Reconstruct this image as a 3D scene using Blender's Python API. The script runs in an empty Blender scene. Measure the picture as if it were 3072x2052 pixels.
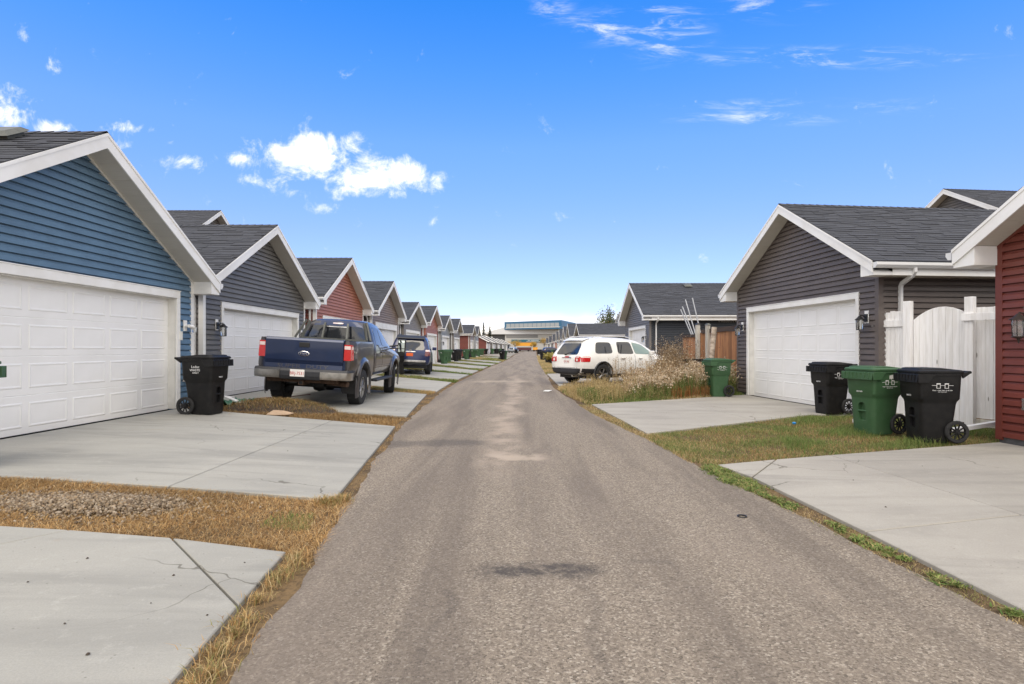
import bpy, bmesh, math, random
import numpy as np
from mathutils import Vector, Matrix
from mathutils.bvhtree import BVHTree

R = math.radians
rng = random.Random(7)
nrng = np.random.default_rng(7)
sc = bpy.context.scene
col = sc.collection

# ------------------------------------------------------------------ camera
cam_d = bpy.data.cameras.new("camera")
cam = bpy.data.objects.new("camera", cam_d)
col.objects.link(cam)
cam.location = (0, 0, 1.38)
cam.rotation_euler = (R(90), 0, 0)
cam_d.sensor_width = 36.0
cam_d.lens = 20.14
cam_d.shift_x = -11.2 / 1024
cam_d.shift_y = 6.2 / 1024
cam_d.clip_start = 0.05
cam_d.clip_end = 8000
sc.camera = cam

# ------------------------------------------------------------------ light, sky, exposure
SUN_EL, SUN_AZ = 56.0, 186.0            # azimuth from +Y, positive = to the right
sd = Vector((math.sin(R(SUN_AZ)) * math.cos(R(SUN_EL)), math.cos(R(SUN_AZ)) * math.cos(R(SUN_EL)), math.sin(R(SUN_EL))))
sun_d = bpy.data.lights.new("sun", 'SUN')
sun_d.energy = 1.1
sun_d.angle = R(38)                     # veiled sun, soft shadows
sun_d.color = (1.0, 0.90, 0.77)
sun = bpy.data.objects.new("sun", sun_d)
col.objects.link(sun)
sun.rotation_euler = (-sd).to_track_quat('-Z', 'Y').to_euler()
sc.view_settings.view_transform = 'Standard'
sc.view_settings.look = 'None'
sc.view_settings.gamma = 1.0
sc.view_settings.use_curve_mapping = False
sc.view_settings.exposure = 0.84

world = bpy.data.worlds.new("World")
sc.world = world
world.use_nodes = True

class NT:
    """small node-tree helper"""
    def __init__(s, tree):
        s.t = tree; s.n = tree.nodes; s.l = tree.links
    def new(s, typ, **kw):
        n = s.n.new(typ)
        for k, v in kw.items(): setattr(n, k, v)
        return n
    def put(s, sock, v):
        if isinstance(v, bpy.types.NodeSocket): s.l.new(v, sock)
        elif v is not None: sock.default_value = v
    def math(s, op, a, b=None, c=None, clamp=False):
        n = s.new('ShaderNodeMath', operation=op, use_clamp=clamp)
        s.put(n.inputs[0], a)
        if b is not None: s.put(n.inputs[1], b)
        if c is not None: s.put(n.inputs[2], c)
        return n.outputs[0]
    def mix(s, f, a, b, mode='MIX'):
        n = s.new('ShaderNodeMix', data_type='RGBA', blend_type=mode)
        s.put(n.inputs[0], f); s.put(n.inputs[6], a); s.put(n.inputs[7], b)
        return n.outputs[2]
    def noise(s, vec, scale, detail=3, rough=0.55, dist=0.0):
        n = s.new('ShaderNodeTexNoise')
        if vec is not None: s.l.new(vec, n.inputs['Vector'])
        n.inputs['Scale'].default_value = scale; n.inputs['Detail'].default_value = detail
        n.inputs['Roughness'].default_value = rough; n.inputs['Distortion'].default_value = dist
        return n.outputs[0]
    def voro(s, vec, scale, out='Color', feature='F1', rand=1.0):
        n = s.new('ShaderNodeTexVoronoi', feature=feature)
        if vec is not None: s.l.new(vec, n.inputs['Vector'])
        n.inputs['Scale'].default_value = scale; n.inputs['Randomness'].default_value = rand
        return n.outputs[out]
    def ramp(s, f, stops):
        n = s.new('ShaderNodeValToRGB')
        s.put(n.inputs[0], f)
        e = n.color_ramp.elements
        while len(e) < len(stops): e.new(0.5)
        for el, (p, c) in zip(e, stops):
            el.position = p
            el.color = (c, c, c, 1) if isinstance(c, (int, float)) else (*c, 1)
        return n.outputs[0]
    def mapr(s, v, a, b, c, d, smooth=True):
        n = s.new('ShaderNodeMapRange', interpolation_type='SMOOTHSTEP' if smooth else 'LINEAR')
        s.put(n.inputs[0], v)
        for i, x in enumerate((a, b, c, d)): s.put(n.inputs[i + 1], x)
        return n.outputs[0]
    def sep(s, v):
        n = s.new('ShaderNodeSeparateXYZ'); s.l.new(v, n.inputs[0]); return n.outputs
    def comb(s, x, y, z):
        n = s.new('ShaderNodeCombineXYZ')
        for i, v in enumerate((x, y, z)): s.put(n.inputs[i], v)
        return n.outputs[0]
    def vmul(s, v, xyz):
        n = s.new('ShaderNodeVectorMath', operation='MULTIPLY'); s.l.new(v, n.inputs[0]); n.inputs[1].default_value = xyz
        return n.outputs[0]

def build_sky():
    w = NT(world.node_tree)
    w.n.clear()
    out = w.new('ShaderNodeOutputWorld')
    bg = w.new('ShaderNodeBackground')
    bg.inputs['Strength'].default_value = 0.10
    w.l.new(bg.outputs[0], out.inputs[0])
    sky = w.new('ShaderNodeTexSky', sky_type='NISHITA')
    sky.sun_disc = False
    sky.sun_elevation = R(SUN_EL)
    sky.sun_rotation = R(SUN_AZ)
    sky.altitude = 700
    sky.air_density = 1.0
    sky.dust_density = 0.6
    sky.ozone_density = 3.0
    # clouds: noise gathered into a few cumulus banks and cirrus streaks
    tc = w.new('ShaderNodeTexCoord')
    d = w.sep(tc.outputs['Generated'])
    yy = w.math('MAXIMUM', d[1], 0.05)
    uv = w.comb(w.math('DIVIDE', d[0], yy), w.math('DIVIDE', d[2], yy), 0.0)
    def field(blobs):
        tot = None
        for cx, cz, rx, rz, bias in blobs:
            n = w.new('ShaderNodeVectorMath', operation='MULTIPLY_ADD')
            w.l.new(uv, n.inputs[0]); n.inputs[1].default_value = (1 / rx, 1 / rz, 0); n.inputs[2].default_value = (-cx / rx, -cz / rz, math.sqrt(bias))
            q = w.new('ShaderNodeVectorMath', operation='DOT_PRODUCT'); w.l.new(n.outputs[0], q.inputs[0]); w.l.new(n.outputs[0], q.inputs[1])
            tot = q.outputs['Value'] if tot is None else w.math('MINIMUM', tot, q.outputs['Value'])
        return w.math('EXPONENT', w.math('MULTIPLY', tot, -1.0))
    def noise2(vec, scale, detail, rough, dist=0.0):
        n = w.new('ShaderNodeTexNoise', noise_dimensions='2D')
        w.l.new(vec, n.inputs['Vector'])
        n.inputs['Scale'].default_value = scale; n.inputs['Detail'].default_value = detail; n.inputs['Roughness'].default_value = rough; n.inputs['Distortion'].default_value = dist
        return n.outputs[0]
    tot = field([(-.385, .322, .10, .038, 0), (-.36, .352, .06, .03, .08), (-.25, .306, .10, .036, .06), (-.30, .272, .14, .02, .55),
                 (-.165, .292, .055, .026, .38), (-.475, .292, .04, .020, .5), (-.345, .243, .045, .018, .5),
                 (-.90, .405, .04, .045, 0), (-.80, .382, .09, .020, .62), (-.66, .384, .09, .013, .85),
                 (-.745, .335, .05, .028, .40), (-.59, .328, .075, .018, .55), (-.82, .495, .04, .022, .80), (-.87, .54, .02, .022, .95), (-.50, .33, .04, .016, .75), (-.62, .358, .04, .012, .8),
                 (-.20, .222, .08, .010, .95), (.112, .448, .024, .016, .45), (.05, .229, .06, .016, .75)])
    n1 = noise2(uv, 15.0, 6, 0.66, 0.25)
    puff = w.mapr(w.math('ADD', w.math('MULTIPLY', tot, 0.95), w.math('MULTIPLY', w.math('SUBTRACT', n1, 0.5), 1.9)), 0.32, 1.10, 0, 1)
    tc2 = field([(.155, .56, .10, .03, .2), (.25, .56, .07, .06, .0), (.05, .60, .04, .03, .3), (.43, .595, .10, .025, .35),
                 (.53, .507, .26, .018, .15), (.40, .425, .16, .010, .5), (.41, .402, .14, .013, .2), (.63, .42, .15, .016, .85)])
    mp = w.new('ShaderNodeMapping'); mp.inputs['Rotation'].default_value = (0, 0, R(-9)); mp.inputs['Scale'].default_value = (8.0, 40.0, 1)
    w.l.new(uv, mp.inputs['Vector'])
    n2 = noise2(mp.outputs[0], 1.0, 5, 0.68, 0.35)
    wisp = w.mapr(w.math('MULTIPLY', tc2, w.mapr(n2, 0.34, 0.80, 0, 1)), 0.04, 0.95, 0, 0.48)
    front = w.math('GREATER_THAN', d[1], 0.05)
    # pale bank along the horizon and cloud added out of view as fill light
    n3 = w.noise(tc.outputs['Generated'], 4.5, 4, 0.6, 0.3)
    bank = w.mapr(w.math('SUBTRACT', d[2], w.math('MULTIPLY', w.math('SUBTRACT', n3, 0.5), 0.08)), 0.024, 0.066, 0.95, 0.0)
    fill_cloud = w.math('MULTIPLY', w.mapr(n3, 0.30, 0.56, 0.35, 1.0), w.mapr(d[1], 0.36, 0.64, 1, 0))
    m = w.math('MAXIMUM', w.math('MULTIPLY', w.math('MAXIMUM', puff, wisp), front), w.math('MAXIMUM', bank, fill_cloud))
    tint = w.ramp(d[2], [(0.0, (.43, .40, .56)), (.19, (.46, .47, .60)), (.33, (.42, .575, .80)), (.43, (.27, .575, .90)), (.52, (.145, .545, .97)), (1.0, (.12, .51, .98))])
    c = w.mix(1.0, sky.outputs[0], w.vmul(tint, (1.95, 1.95, 1.95)), 'MULTIPLY')
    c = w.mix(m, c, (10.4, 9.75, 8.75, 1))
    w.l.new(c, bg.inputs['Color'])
build_sky()
world.cycles.sampling_method = "NONE"

# ------------------------------------------------------------------ object helpers
def tag(o, label=None, cat=None, group=None, kind=None):
    if label: o['label'] = label
    if cat: o['category'] = cat
    if group: o['group'] = group
    if kind: o['kind'] = kind
    return o

def empty(name, loc=(0, 0, 0), rz=0.0, label=None, cat=None, group=None, kind=None):
    o = bpy.data.objects.new(name, None)
    col.objects.link(o)
    o.empty_display_size = 0.2
    o.location = loc
    o.rotation_euler = (0, 0, rz)
    return tag(o, label, cat, group, kind)

def link(name, me, mat, parent=None, M=None):
    o = bpy.data.objects.new(name, me)
    col.objects.link(o)
    if mat is not None and len(me.materials) == 0: me.materials.append(mat)
    if parent is not None: o.parent = parent
    if M is not None: o.matrix_local = M
    return o

def copy_tree(o, parent=None):
    c = o.copy(); col.objects.link(c)
    if parent is not None: c.parent = parent
    for ch in o.children: copy_tree(ch, c)
    return c

class MB:
    """collects faces, links them as one mesh object"""
    def __init__(s): s.v = []; s.f = []; s.r = []
    def face(s, pts, rnd=0.0):
        i = len(s.v); s.v += [tuple(p) for p in pts]; s.f.append(tuple(range(i, i + len(pts)))); s.r.append(rnd)
    def raw(s, v, f, rnd=0.0):
        i = len(s.v); s.v += [tuple(p) for p in v]; s.f += [tuple(k + i for k in q) for q in f]; s.r += [rnd] * len(f)
        return s
    def box(s, a, b, rnd=0.0):
        x0, y0, z0 = a; x1, y1, z1 = b
        x0, x1 = min(x0, x1), max(x0, x1); y0, y1 = min(y0, y1), max(y0, y1); z0, z1 = min(z0, z1), max(z0, z1)
        v = [(x0, y0, z0), (x1, y0, z0), (x1, y1, z0), (x0, y1, z0), (x0, y0, z1), (x1, y0, z1), (x1, y1, z1), (x0, y1, z1)]
        return s.raw(v, [(0, 3, 2, 1), (4, 5, 6, 7), (0, 1, 5, 4), (1, 2, 6, 5), (2, 3, 7, 6), (3, 0, 4, 7)], rnd)
    def prism(s, poly, axis, a, b):
        """poly: 2D points; axis 'y': (x,z) extruded a..b in y; 'x': (y,z); 'z': (x,y)"""
        def P(p, t):
            return {'y': (p[0], t, p[1]), 'x': (t, p[0], p[1]), 'z': (p[0], p[1], t)}[axis]
        n = len(poly)
        v = [P(p, a) for p in poly] + [P(p, b) for p in poly]
        f = [tuple(range(n)), tuple(range(2 * n - 1, n - 1, -1))] + [(i, i + n, (i + 1) % n + n, (i + 1) % n) for i in range(n)]
        return s.raw(v, f)
    def cyl(s, p0, p1, r0, r1=None, n=12, caps=True):
        r1 = r0 if r1 is None else r1
        p0, p1 = Vector(p0), Vector(p1); d = (p1 - p0).normalized()
        a = d.orthogonal().normalized(); b = d.cross(a)
        v = []
        for p, r in ((p0, r0), (p1, r1)):
            for i in range(n):
                t = 2 * math.pi * i / n
                v.append(p + a * (r * math.cos(t)) + b * (r * math.sin(t)))
        f = [(i, (i + 1) % n, (i + 1) % n + n, i + n) for i in range(n)]
        if caps: f += [tuple(range(n - 1, -1, -1)), tuple(range(n, 2 * n))]
        return s.raw(v, f)
    def tube(s, pts, r, n=8, sec=None):
        """swept tube; sec = optional list of 2D section points"""
        pts = [Vector(p) for p in pts]
        sec = sec or [(r * math.cos(2 * math.pi * i / n), r * math.sin(2 * math.pi * i / n)) for i in range(n)]
        n = len(sec); v = []; up0 = None
        for i, p in enumerate(pts):
            t = (pts[min(i + 1, len(pts) - 1)] - pts[max(i - 1, 0)]).normalized()
            if up0 is None:
                a = t.cross(Vector((0, 0, 1)))
                if a.length < 1e-3: a = Vector((1, 0, 0))
                a.normalize()
            else:
                a = (up0 - t * up0.dot(t)).normalized()
            up0 = a; b = t.cross(a)
            v += [p + a * q[0] + b * q[1] for q in sec]
        f = []
        for k in range(len(pts) - 1):
            for i in range(n):
                j = (i + 1) % n
                f.append((k * n + i, k * n + j, (k + 1) * n + j, (k + 1) * n + i))
        f += [tuple(range(n - 1, -1, -1)), tuple(range((len(pts) - 1) * n, len(pts) * n))]
        return s.raw(v, f)
    def lathe(s, prof, c=(0, 0, 0), n=20, axis='z', caps=True):
        v = []
        for r, h in prof:
            for i in range(n):
                t = 2 * math.pi * i / n
                x, y = r * math.cos(t), r * math.sin(t)
                q = (x, y, h) if axis == 'z' else ((x, h, y) if axis == 'y' else (h, x, y))
                v.append((q[0] + c[0], q[1] + c[1], q[2] + c[2]))
        f = []
        for k in range(len(prof) - 1):
            for i in range(n):
                j = (i + 1) % n
                f.append((k * n + i, k * n + j, (k + 1) * n + j, (k + 1) * n + i))
        if caps: f += [tuple(range(n - 1, -1, -1)), tuple(range((len(prof) - 1) * n, len(prof) * n))]
        return s.raw(v, f)
    def mesh(s, name, smooth=None, recalc=True):
        me = bpy.data.meshes.new(name)
        me.from_pydata(s.v, [], s.f)
        if any(s.r):
            at = me.attributes.new('rnd', 'FLOAT', 'FACE'); at.data.foreach_set('value', s.r)
        if recalc:
            bm = bmesh.new(); bm.from_mesh(me); bmesh.ops.recalc_face_normals(bm, faces=bm.faces); bm.to_mesh(me); bm.free()
        if smooth is not None:
            me.shade_smooth()
            if smooth < 180: me.set_sharp_from_angle(angle=R(smooth))
        return me
    def build(s, name, mat, parent=None, M=None, smooth=None, bevel=None, recalc=True):
        o = link(name, s.mesh(name, smooth, recalc), mat, parent, M)
        if bevel:
            m = o.modifiers.new('edge', 'BEVEL'); m.width = bevel; m.segments = 2; m.limit_method = 'ANGLE'; m.angle_limit = R(40)
        return o

def text(name, body, size, mat, parent, M, extrude=0.002, align='CENTER', sx=1.0):
    cu = bpy.data.curves.new(name, 'FONT')
    cu.body = body; cu.size = size; cu.extrude = extrude; cu.align_x = align; cu.align_y = 'CENTER'; cu.resolution_u = 2
    t = bpy.data.objects.new(name, cu); col.objects.link(t)
    bpy.context.view_layer.update()
    me = bpy.data.meshes.new_from_object(t.evaluated_get(bpy.context.evaluated_depsgraph_get()))
    bpy.data.objects.remove(t, do_unlink=True); bpy.data.curves.remove(cu)
    me.materials.clear()
    return link(name, me, mat, parent, M @ Matrix.Diagonal((sx, 1, 1, 1)))

def frame(o, x, y):
    """4x4 with origin o and axes x, y, x cross y"""
    x = Vector(x).normalized(); y = Vector(y); y = (y - x * y.dot(x)).normalized(); z = x.cross(y)
    M = Matrix((x, y, z)).transposed().to_4x4(); M.translation = Vector(o)
    return M

# ------------------------------------------------------------------ materials
def mat(name, c, rough=0.6, metal=0.0, vary=0.0, nscale=0.0, namt=0.0, bscale=0.0, bstr=0.0, coat=0.0, spec=0.5, c2=None,
        grain=None, coords='Object', trans=0.0, emit=None, knots=False):
    m = bpy.data.materials.new(name); m.use_nodes = True
    w = NT(m.node_tree); b = w.n['Principled BSDF']
    b.inputs['Roughness'].default_value = rough; b.inputs['Metallic'].default_value = metal
    b.inputs['Coat Weight'].default_value = coat; b.inputs['Coat Roughness'].default_value = 0.04
    b.inputs['Specular IOR Level'].default_value = spec
    b.inputs['Transmission Weight'].default_value = trans
    colr = (*c, 1)
    src = colr
    tc = w.new('ShaderNodeTexCoord')
    vec = tc.outputs['Object'] if coords == 'Object' else w.new('ShaderNodeNewGeometry').outputs['Position']
    if grain: vec2 = w.vmul(vec, grain)
    else: vec2 = vec
    if namt:
        n = w.noise(vec2, nscale, 4, 0.6)
        d = c2 if c2 is not None else tuple(x * (1 - namt) for x in c)
        src = w.mix(w.mapr(n, 0.35, 0.7, 0, 1), colr, (*d, 1))
    if knots:
        kv = w.vmul(vec, (11, 11, 2.6)); kd = w.voro(kv, 1.0, 'Distance'); kc = w.sep(w.voro(kv, 1.0))
        src = w.mix(w.math('MULTIPLY', w.mapr(kd, 0.07, 0.15, 1, 0), w.mapr(kc[0], 0.55, 0.6, 0, 0.8)), src, (0.16, 0.14, 0.12, 1))
    if vary:
        oi = w.new('ShaderNodeObjectInfo'); at = w.new('ShaderNodeAttribute', attribute_name='rnd')
        r = w.math('FRACT', w.math('ADD', oi.outputs['Random'], at.outputs['Fac']))
        k = w.math('ADD', w.math('MULTIPLY', r, 2 * vary), 1 - vary)
        src = w.mix(1.0, src, w.comb(k, k, k), 'MULTIPLY')
    w.put(b.inputs['Base Color'], src)
    if bstr:
        bp = w.new('ShaderNodeBump'); bp.inputs['Strength'].default_value = bstr; bp.inputs['Distance'].default_value = 0.01
        w.l.new(w.noise(vec2, bscale, 3, 0.6), bp.inputs['Height']); w.l.new(bp.outputs[0], b.inputs['Normal'])
    if emit: b.inputs['Emission Color'].default_value = (*emit, 1); b.inputs['Emission Strength'].default_value = 1
    return m

def siding_mat(name, c, vary=0.06):
    return mat(name, c, 0.5, vary=vary, nscale=1.6, namt=0.16, bscale=5, bstr=0.10, grain=(1.4, 1.4, 3))

M = {}
M['sid_blue'] = siding_mat('sid_blue', (0.108, 0.192, 0.292))
M['sid_grey'] = siding_mat('sid_grey', (0.152, 0.147, 0.143))
M['sid_red'] = siding_mat('sid_red', (0.40, 0.155, 0.098))
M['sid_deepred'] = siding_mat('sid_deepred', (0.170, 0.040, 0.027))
M['sid_tan'] = siding_mat('sid_tan', (0.25, 0.185, 0.145))
M['sid_beige'] = siding_mat('sid_beige', (0.24, 0.215, 0.19))
M['sid_palegrey'] = siding_mat('sid_palegrey', (0.29, 0.295, 0.29))
M['sid_brown'] = siding_mat('sid_brown', (0.128, 0.107, 0.098))
M['sid_slate'] = siding_mat('sid_slate', (0.150, 0.138, 0.130))
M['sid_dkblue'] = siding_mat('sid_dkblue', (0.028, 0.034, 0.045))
M['white'] = mat('white_trim', (0.85, 0.85, 0.84), 0.42, nscale=1.6, namt=0.10, c2=(0.76, 0.75, 0.72), vary=0.01)
M['door'] = mat('door_white', (0.86, 0.86, 0.86), 0.4, nscale=1.2, namt=0.08, c2=(0.80, 0.80, 0.79))
M['cream'] = mat('cream', (0.74, 0.73, 0.69), 0.45, nscale=5, namt=0.12)
M['soffit'] = mat('soffit', (0.58, 0.56, 0.51), 0.55, vary=0.02, nscale=3, namt=0.06, grain=(20, 1, 1))
M['gutter'] = mat('gutter', (0.74, 0.745, 0.75), 0.35, nscale=3, namt=0.08)
M['shingle'] = mat('shingle', (0.054, 0.058, 0.071), 0.92, vary=0.20, nscale=140, namt=0.35, bscale=260, bstr=0.5)
M['shingle_dk'] = mat('shingle_dark', (0.036, 0.038, 0.046), 0.95, vary=0.25, nscale=140, namt=0.35, bscale=260, bstr=0.5)
M['black'] = mat('black_metal', (0.014, 0.014, 0.015), 0.45)
M['bronze'] = mat('bronze', (0.035, 0.024, 0.02), 0.5)
M['lampglass'] = mat('lamp_glass', (0.75, 0.76, 0.74), 0.08, trans=0.85)
M['rubber'] = mat('rubber', (0.022, 0.022, 0.023), 0.85, nscale=30, namt=0.3, bscale=80, bstr=0.3)
M['blackplastic'] = mat('black_plastic', (0.008, 0.008, 0.009), 0.5, spec=0.3, nscale=9, namt=0.5, c2=(0.014, 0.0135, 0.0135), bscale=160, bstr=0.12)
M['greenplastic'] = mat('green_plastic', (0.040, 0.098, 0.042), 0.5, spec=0.35, nscale=7, namt=0.3, c2=(0.050, 0.108, 0.052), bscale=160, bstr=0.12)
M['print'] = mat('white_print', (0.8, 0.8, 0.8), 0.6)
M['chrome'] = mat('chrome', (0.72, 0.71, 0.69), 0.18, 1.0)
M['dullchrome'] = mat('dull_chrome', (0.50, 0.485, 0.46), 0.30, 0.9, nscale=8, namt=0.3)
M['alloy'] = mat('alloy', (0.42, 0.42, 0.42), 0.32, 0.85, nscale=20, namt=0.3)
M['navy'] = mat('navy_paint', (0.010, 0.023, 0.072), 0.34, 0.3, coat=0.5, nscale=3, namt=0.2, c2=(0.010, 0.022, 0.066))
M['navyside'] = mat('navy_paint_reflection_dust', (0.050, 0.048, 0.056), 0.30, 0.35, coat=0.7, nscale=3, namt=0.2, c2=(0.078, 0.070, 0.066))  # grey of the road's reflection, with dust, mixed into the side colour
M['navy2'] = mat('navy_paint_b', (0.010, 0.020, 0.085), 0.32, 0.2, coat=0.6)
M['suvwhite'] = mat('white_paint', (0.80, 0.80, 0.78), 0.34, coat=0.25, nscale=2, namt=0.06, c2=(0.76, 0.75, 0.72))
M['cladding'] = mat('dark_cladding', (0.028, 0.030, 0.036), 0.55, nscale=20, namt=0.3)
M['glass'] = mat('dark_glass', (0.016, 0.018, 0.022), 0.05, spec=0.8)
M['greenglass'] = mat('green_glass', (0.16, 0.24, 0.23), 0.06, spec=0.8)
M['tail'] = mat('tail_red', (0.50, 0.012, 0.015), 0.15, coat=1.0)
M['taildk'] = mat('tail_dark', (0.14, 0.02, 0.02), 0.15, coat=1.0)
M['tailclear'] = mat('tail_clear', (0.75, 0.62, 0.60), 0.12, coat=1.0)
M['orange'] = mat('orange_plate', (0.75, 0.13, 0.03), 0.5)
M['plate'] = mat('plate_white', (0.78, 0.76, 0.74), 0.45)
M['platered'] = mat('plate_red', (0.45, 0.03, 0.03), 0.5)
M['seam'] = mat('seam', (0.008, 0.008, 0.009), 0.8)
M['rust'] = mat('rusty_metal', (0.10, 0.06, 0.04), 0.75, 0.4, nscale=18, namt=0.5)
M['rack'] = mat('rack_grey', (0.13, 0.135, 0.125), 0.55, 0.4, nscale=12, namt=0.25)
M['mirror'] = mat('mirror', (0.62, 0.70, 0.68), 0.03, 1.0)
M['steel'] = mat('galvanised', (0.34, 0.35, 0.37), 0.45, 0.6, nscale=15, namt=0.2)
M['wood_white'] = mat('white_painted_wood', (0.85, 0.85, 0.86), 0.6, vary=0.05, nscale=1.2, namt=0.25, c2=(0.73, 0.72, 0.71), grain=(16, 16, 1.3), bscale=9, bstr=0.2, knots=True)
M['wood_grey'] = mat('weathered_wood', (0.40, 0.37, 0.32), 0.75, vary=0.08, nscale=2, namt=0.4, c2=(0.56, 0.55, 0.50), grain=(14, 14, 1.2), bscale=9, bstr=0.3)
M['wood_brown'] = mat('cedar_boards', (0.42, 0.20, 0.085), 0.7, vary=0.30, nscale=1.5, namt=0.45, c2=(0.25, 0.115, 0.06), grain=(22, 22, 1.0), bscale=9, bstr=0.3)
M['wood_dark'] = mat('dark_rail', (0.06, 0.040, 0.032), 0.75, vary=0.1, nscale=3, namt=0.4, grain=(1, 1, 8))
M['birch'] = mat('birch_bark', (0.52, 0.44, 0.36), 0.75, nscale=3.5, namt=0.5, c2=(0.22, 0.17, 0.13), grain=(1.5, 1.5, 5))
M['cardboard'] = mat('cardboard', (0.42, 0.30, 0.20), 0.8, nscale=6, namt=0.2)
M['tarp'] = mat('green_tarp', (0.045, 0.16, 0.105), 0.5, nscale=9, namt=0.4)
M['teal'] = mat('teal_cladding', (0.022, 0.115, 0.225), 0.5)
M['teal2'] = mat('teal_sign', (0.02, 0.12, 0.17), 0.5)
M['arena_wall'] = mat('arena_wall', (0.46, 0.455, 0.43), 0.7)
M['arena_grey'] = mat('arena_grey', (0.20, 0.20, 0.20), 0.7)
M['arena_dk'] = mat('arena_dark', (0.115, 0.12, 0.125), 0.7)
M['arena_roof'] = mat('arena_roof', (0.62, 0.63, 0.64), 0.5)
M['arena_glass'] = mat('arena_glass', (0.30, 0.33, 0.35), 0.15)
M['yellow'] = mat('yellow_paint', (0.72, 0.33, 0.03), 0.5)
M['maroon'] = mat('maroon_paint', (0.085, 0.025, 0.032), 0.5)
M['silver'] = mat('silver_paint', (0.30, 0.33, 0.36), 0.3, 0.5, coat=0.6)
M['bark'] = mat('bark', (0.07, 0.05, 0.038), 0.9, bscale=20, bstr=0.5)
M['soil'] = mat('dark_soil', (0.055, 0.04, 0.03), 0.95)
M['paper'] = mat('paper', (0.6, 0.6, 0.57), 0.7)
M['bluebit'] = mat('blue_plastic', (0.02, 0.22, 0.55), 0.3)
M['cord'] = mat('red_cord', (0.12, 0.02, 0.02), 0.5)
M['sign_bd'] = mat('sign_board', (0.018, 0.018, 0.02), 0.6)
M['sign_tx'] = mat('sign_letters', (0.24, 0.235, 0.225), 0.6)
M['foundation'] = mat('foundation', (0.10, 0.10, 0.105), 0.85, nscale=12, namt=0.3)

def leaf_mat(name, rough=0.65, tl=0.25):
    m = bpy.data.materials.new(name); m.use_nodes = True
    w = NT(m.node_tree); b = w.n['Principled BSDF']; b.inputs['Roughness'].default_value = rough
    b.inputs['Specular IOR Level'].default_value = 0.2
    a = w.new('ShaderNodeAttribute', attribute_name='col')
    w.l.new(a.outputs['Color'], b.inputs['Base Color'])
    t = w.new('ShaderNodeBsdfTranslucent'); w.l.new(a.outputs['Color'], t.inputs['Color'])
    mx = w.new('ShaderNodeMixShader'); mx.inputs[0].default_value = tl
    w.l.new(b.outputs[0], mx.inputs[1]); w.l.new(t.outputs[0], mx.inputs[2])
    w.l.new(mx.outputs[0], w.n['Material Output'].inputs['Surface'])
    return m
M['leaf'] = leaf_mat('leaf')

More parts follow.
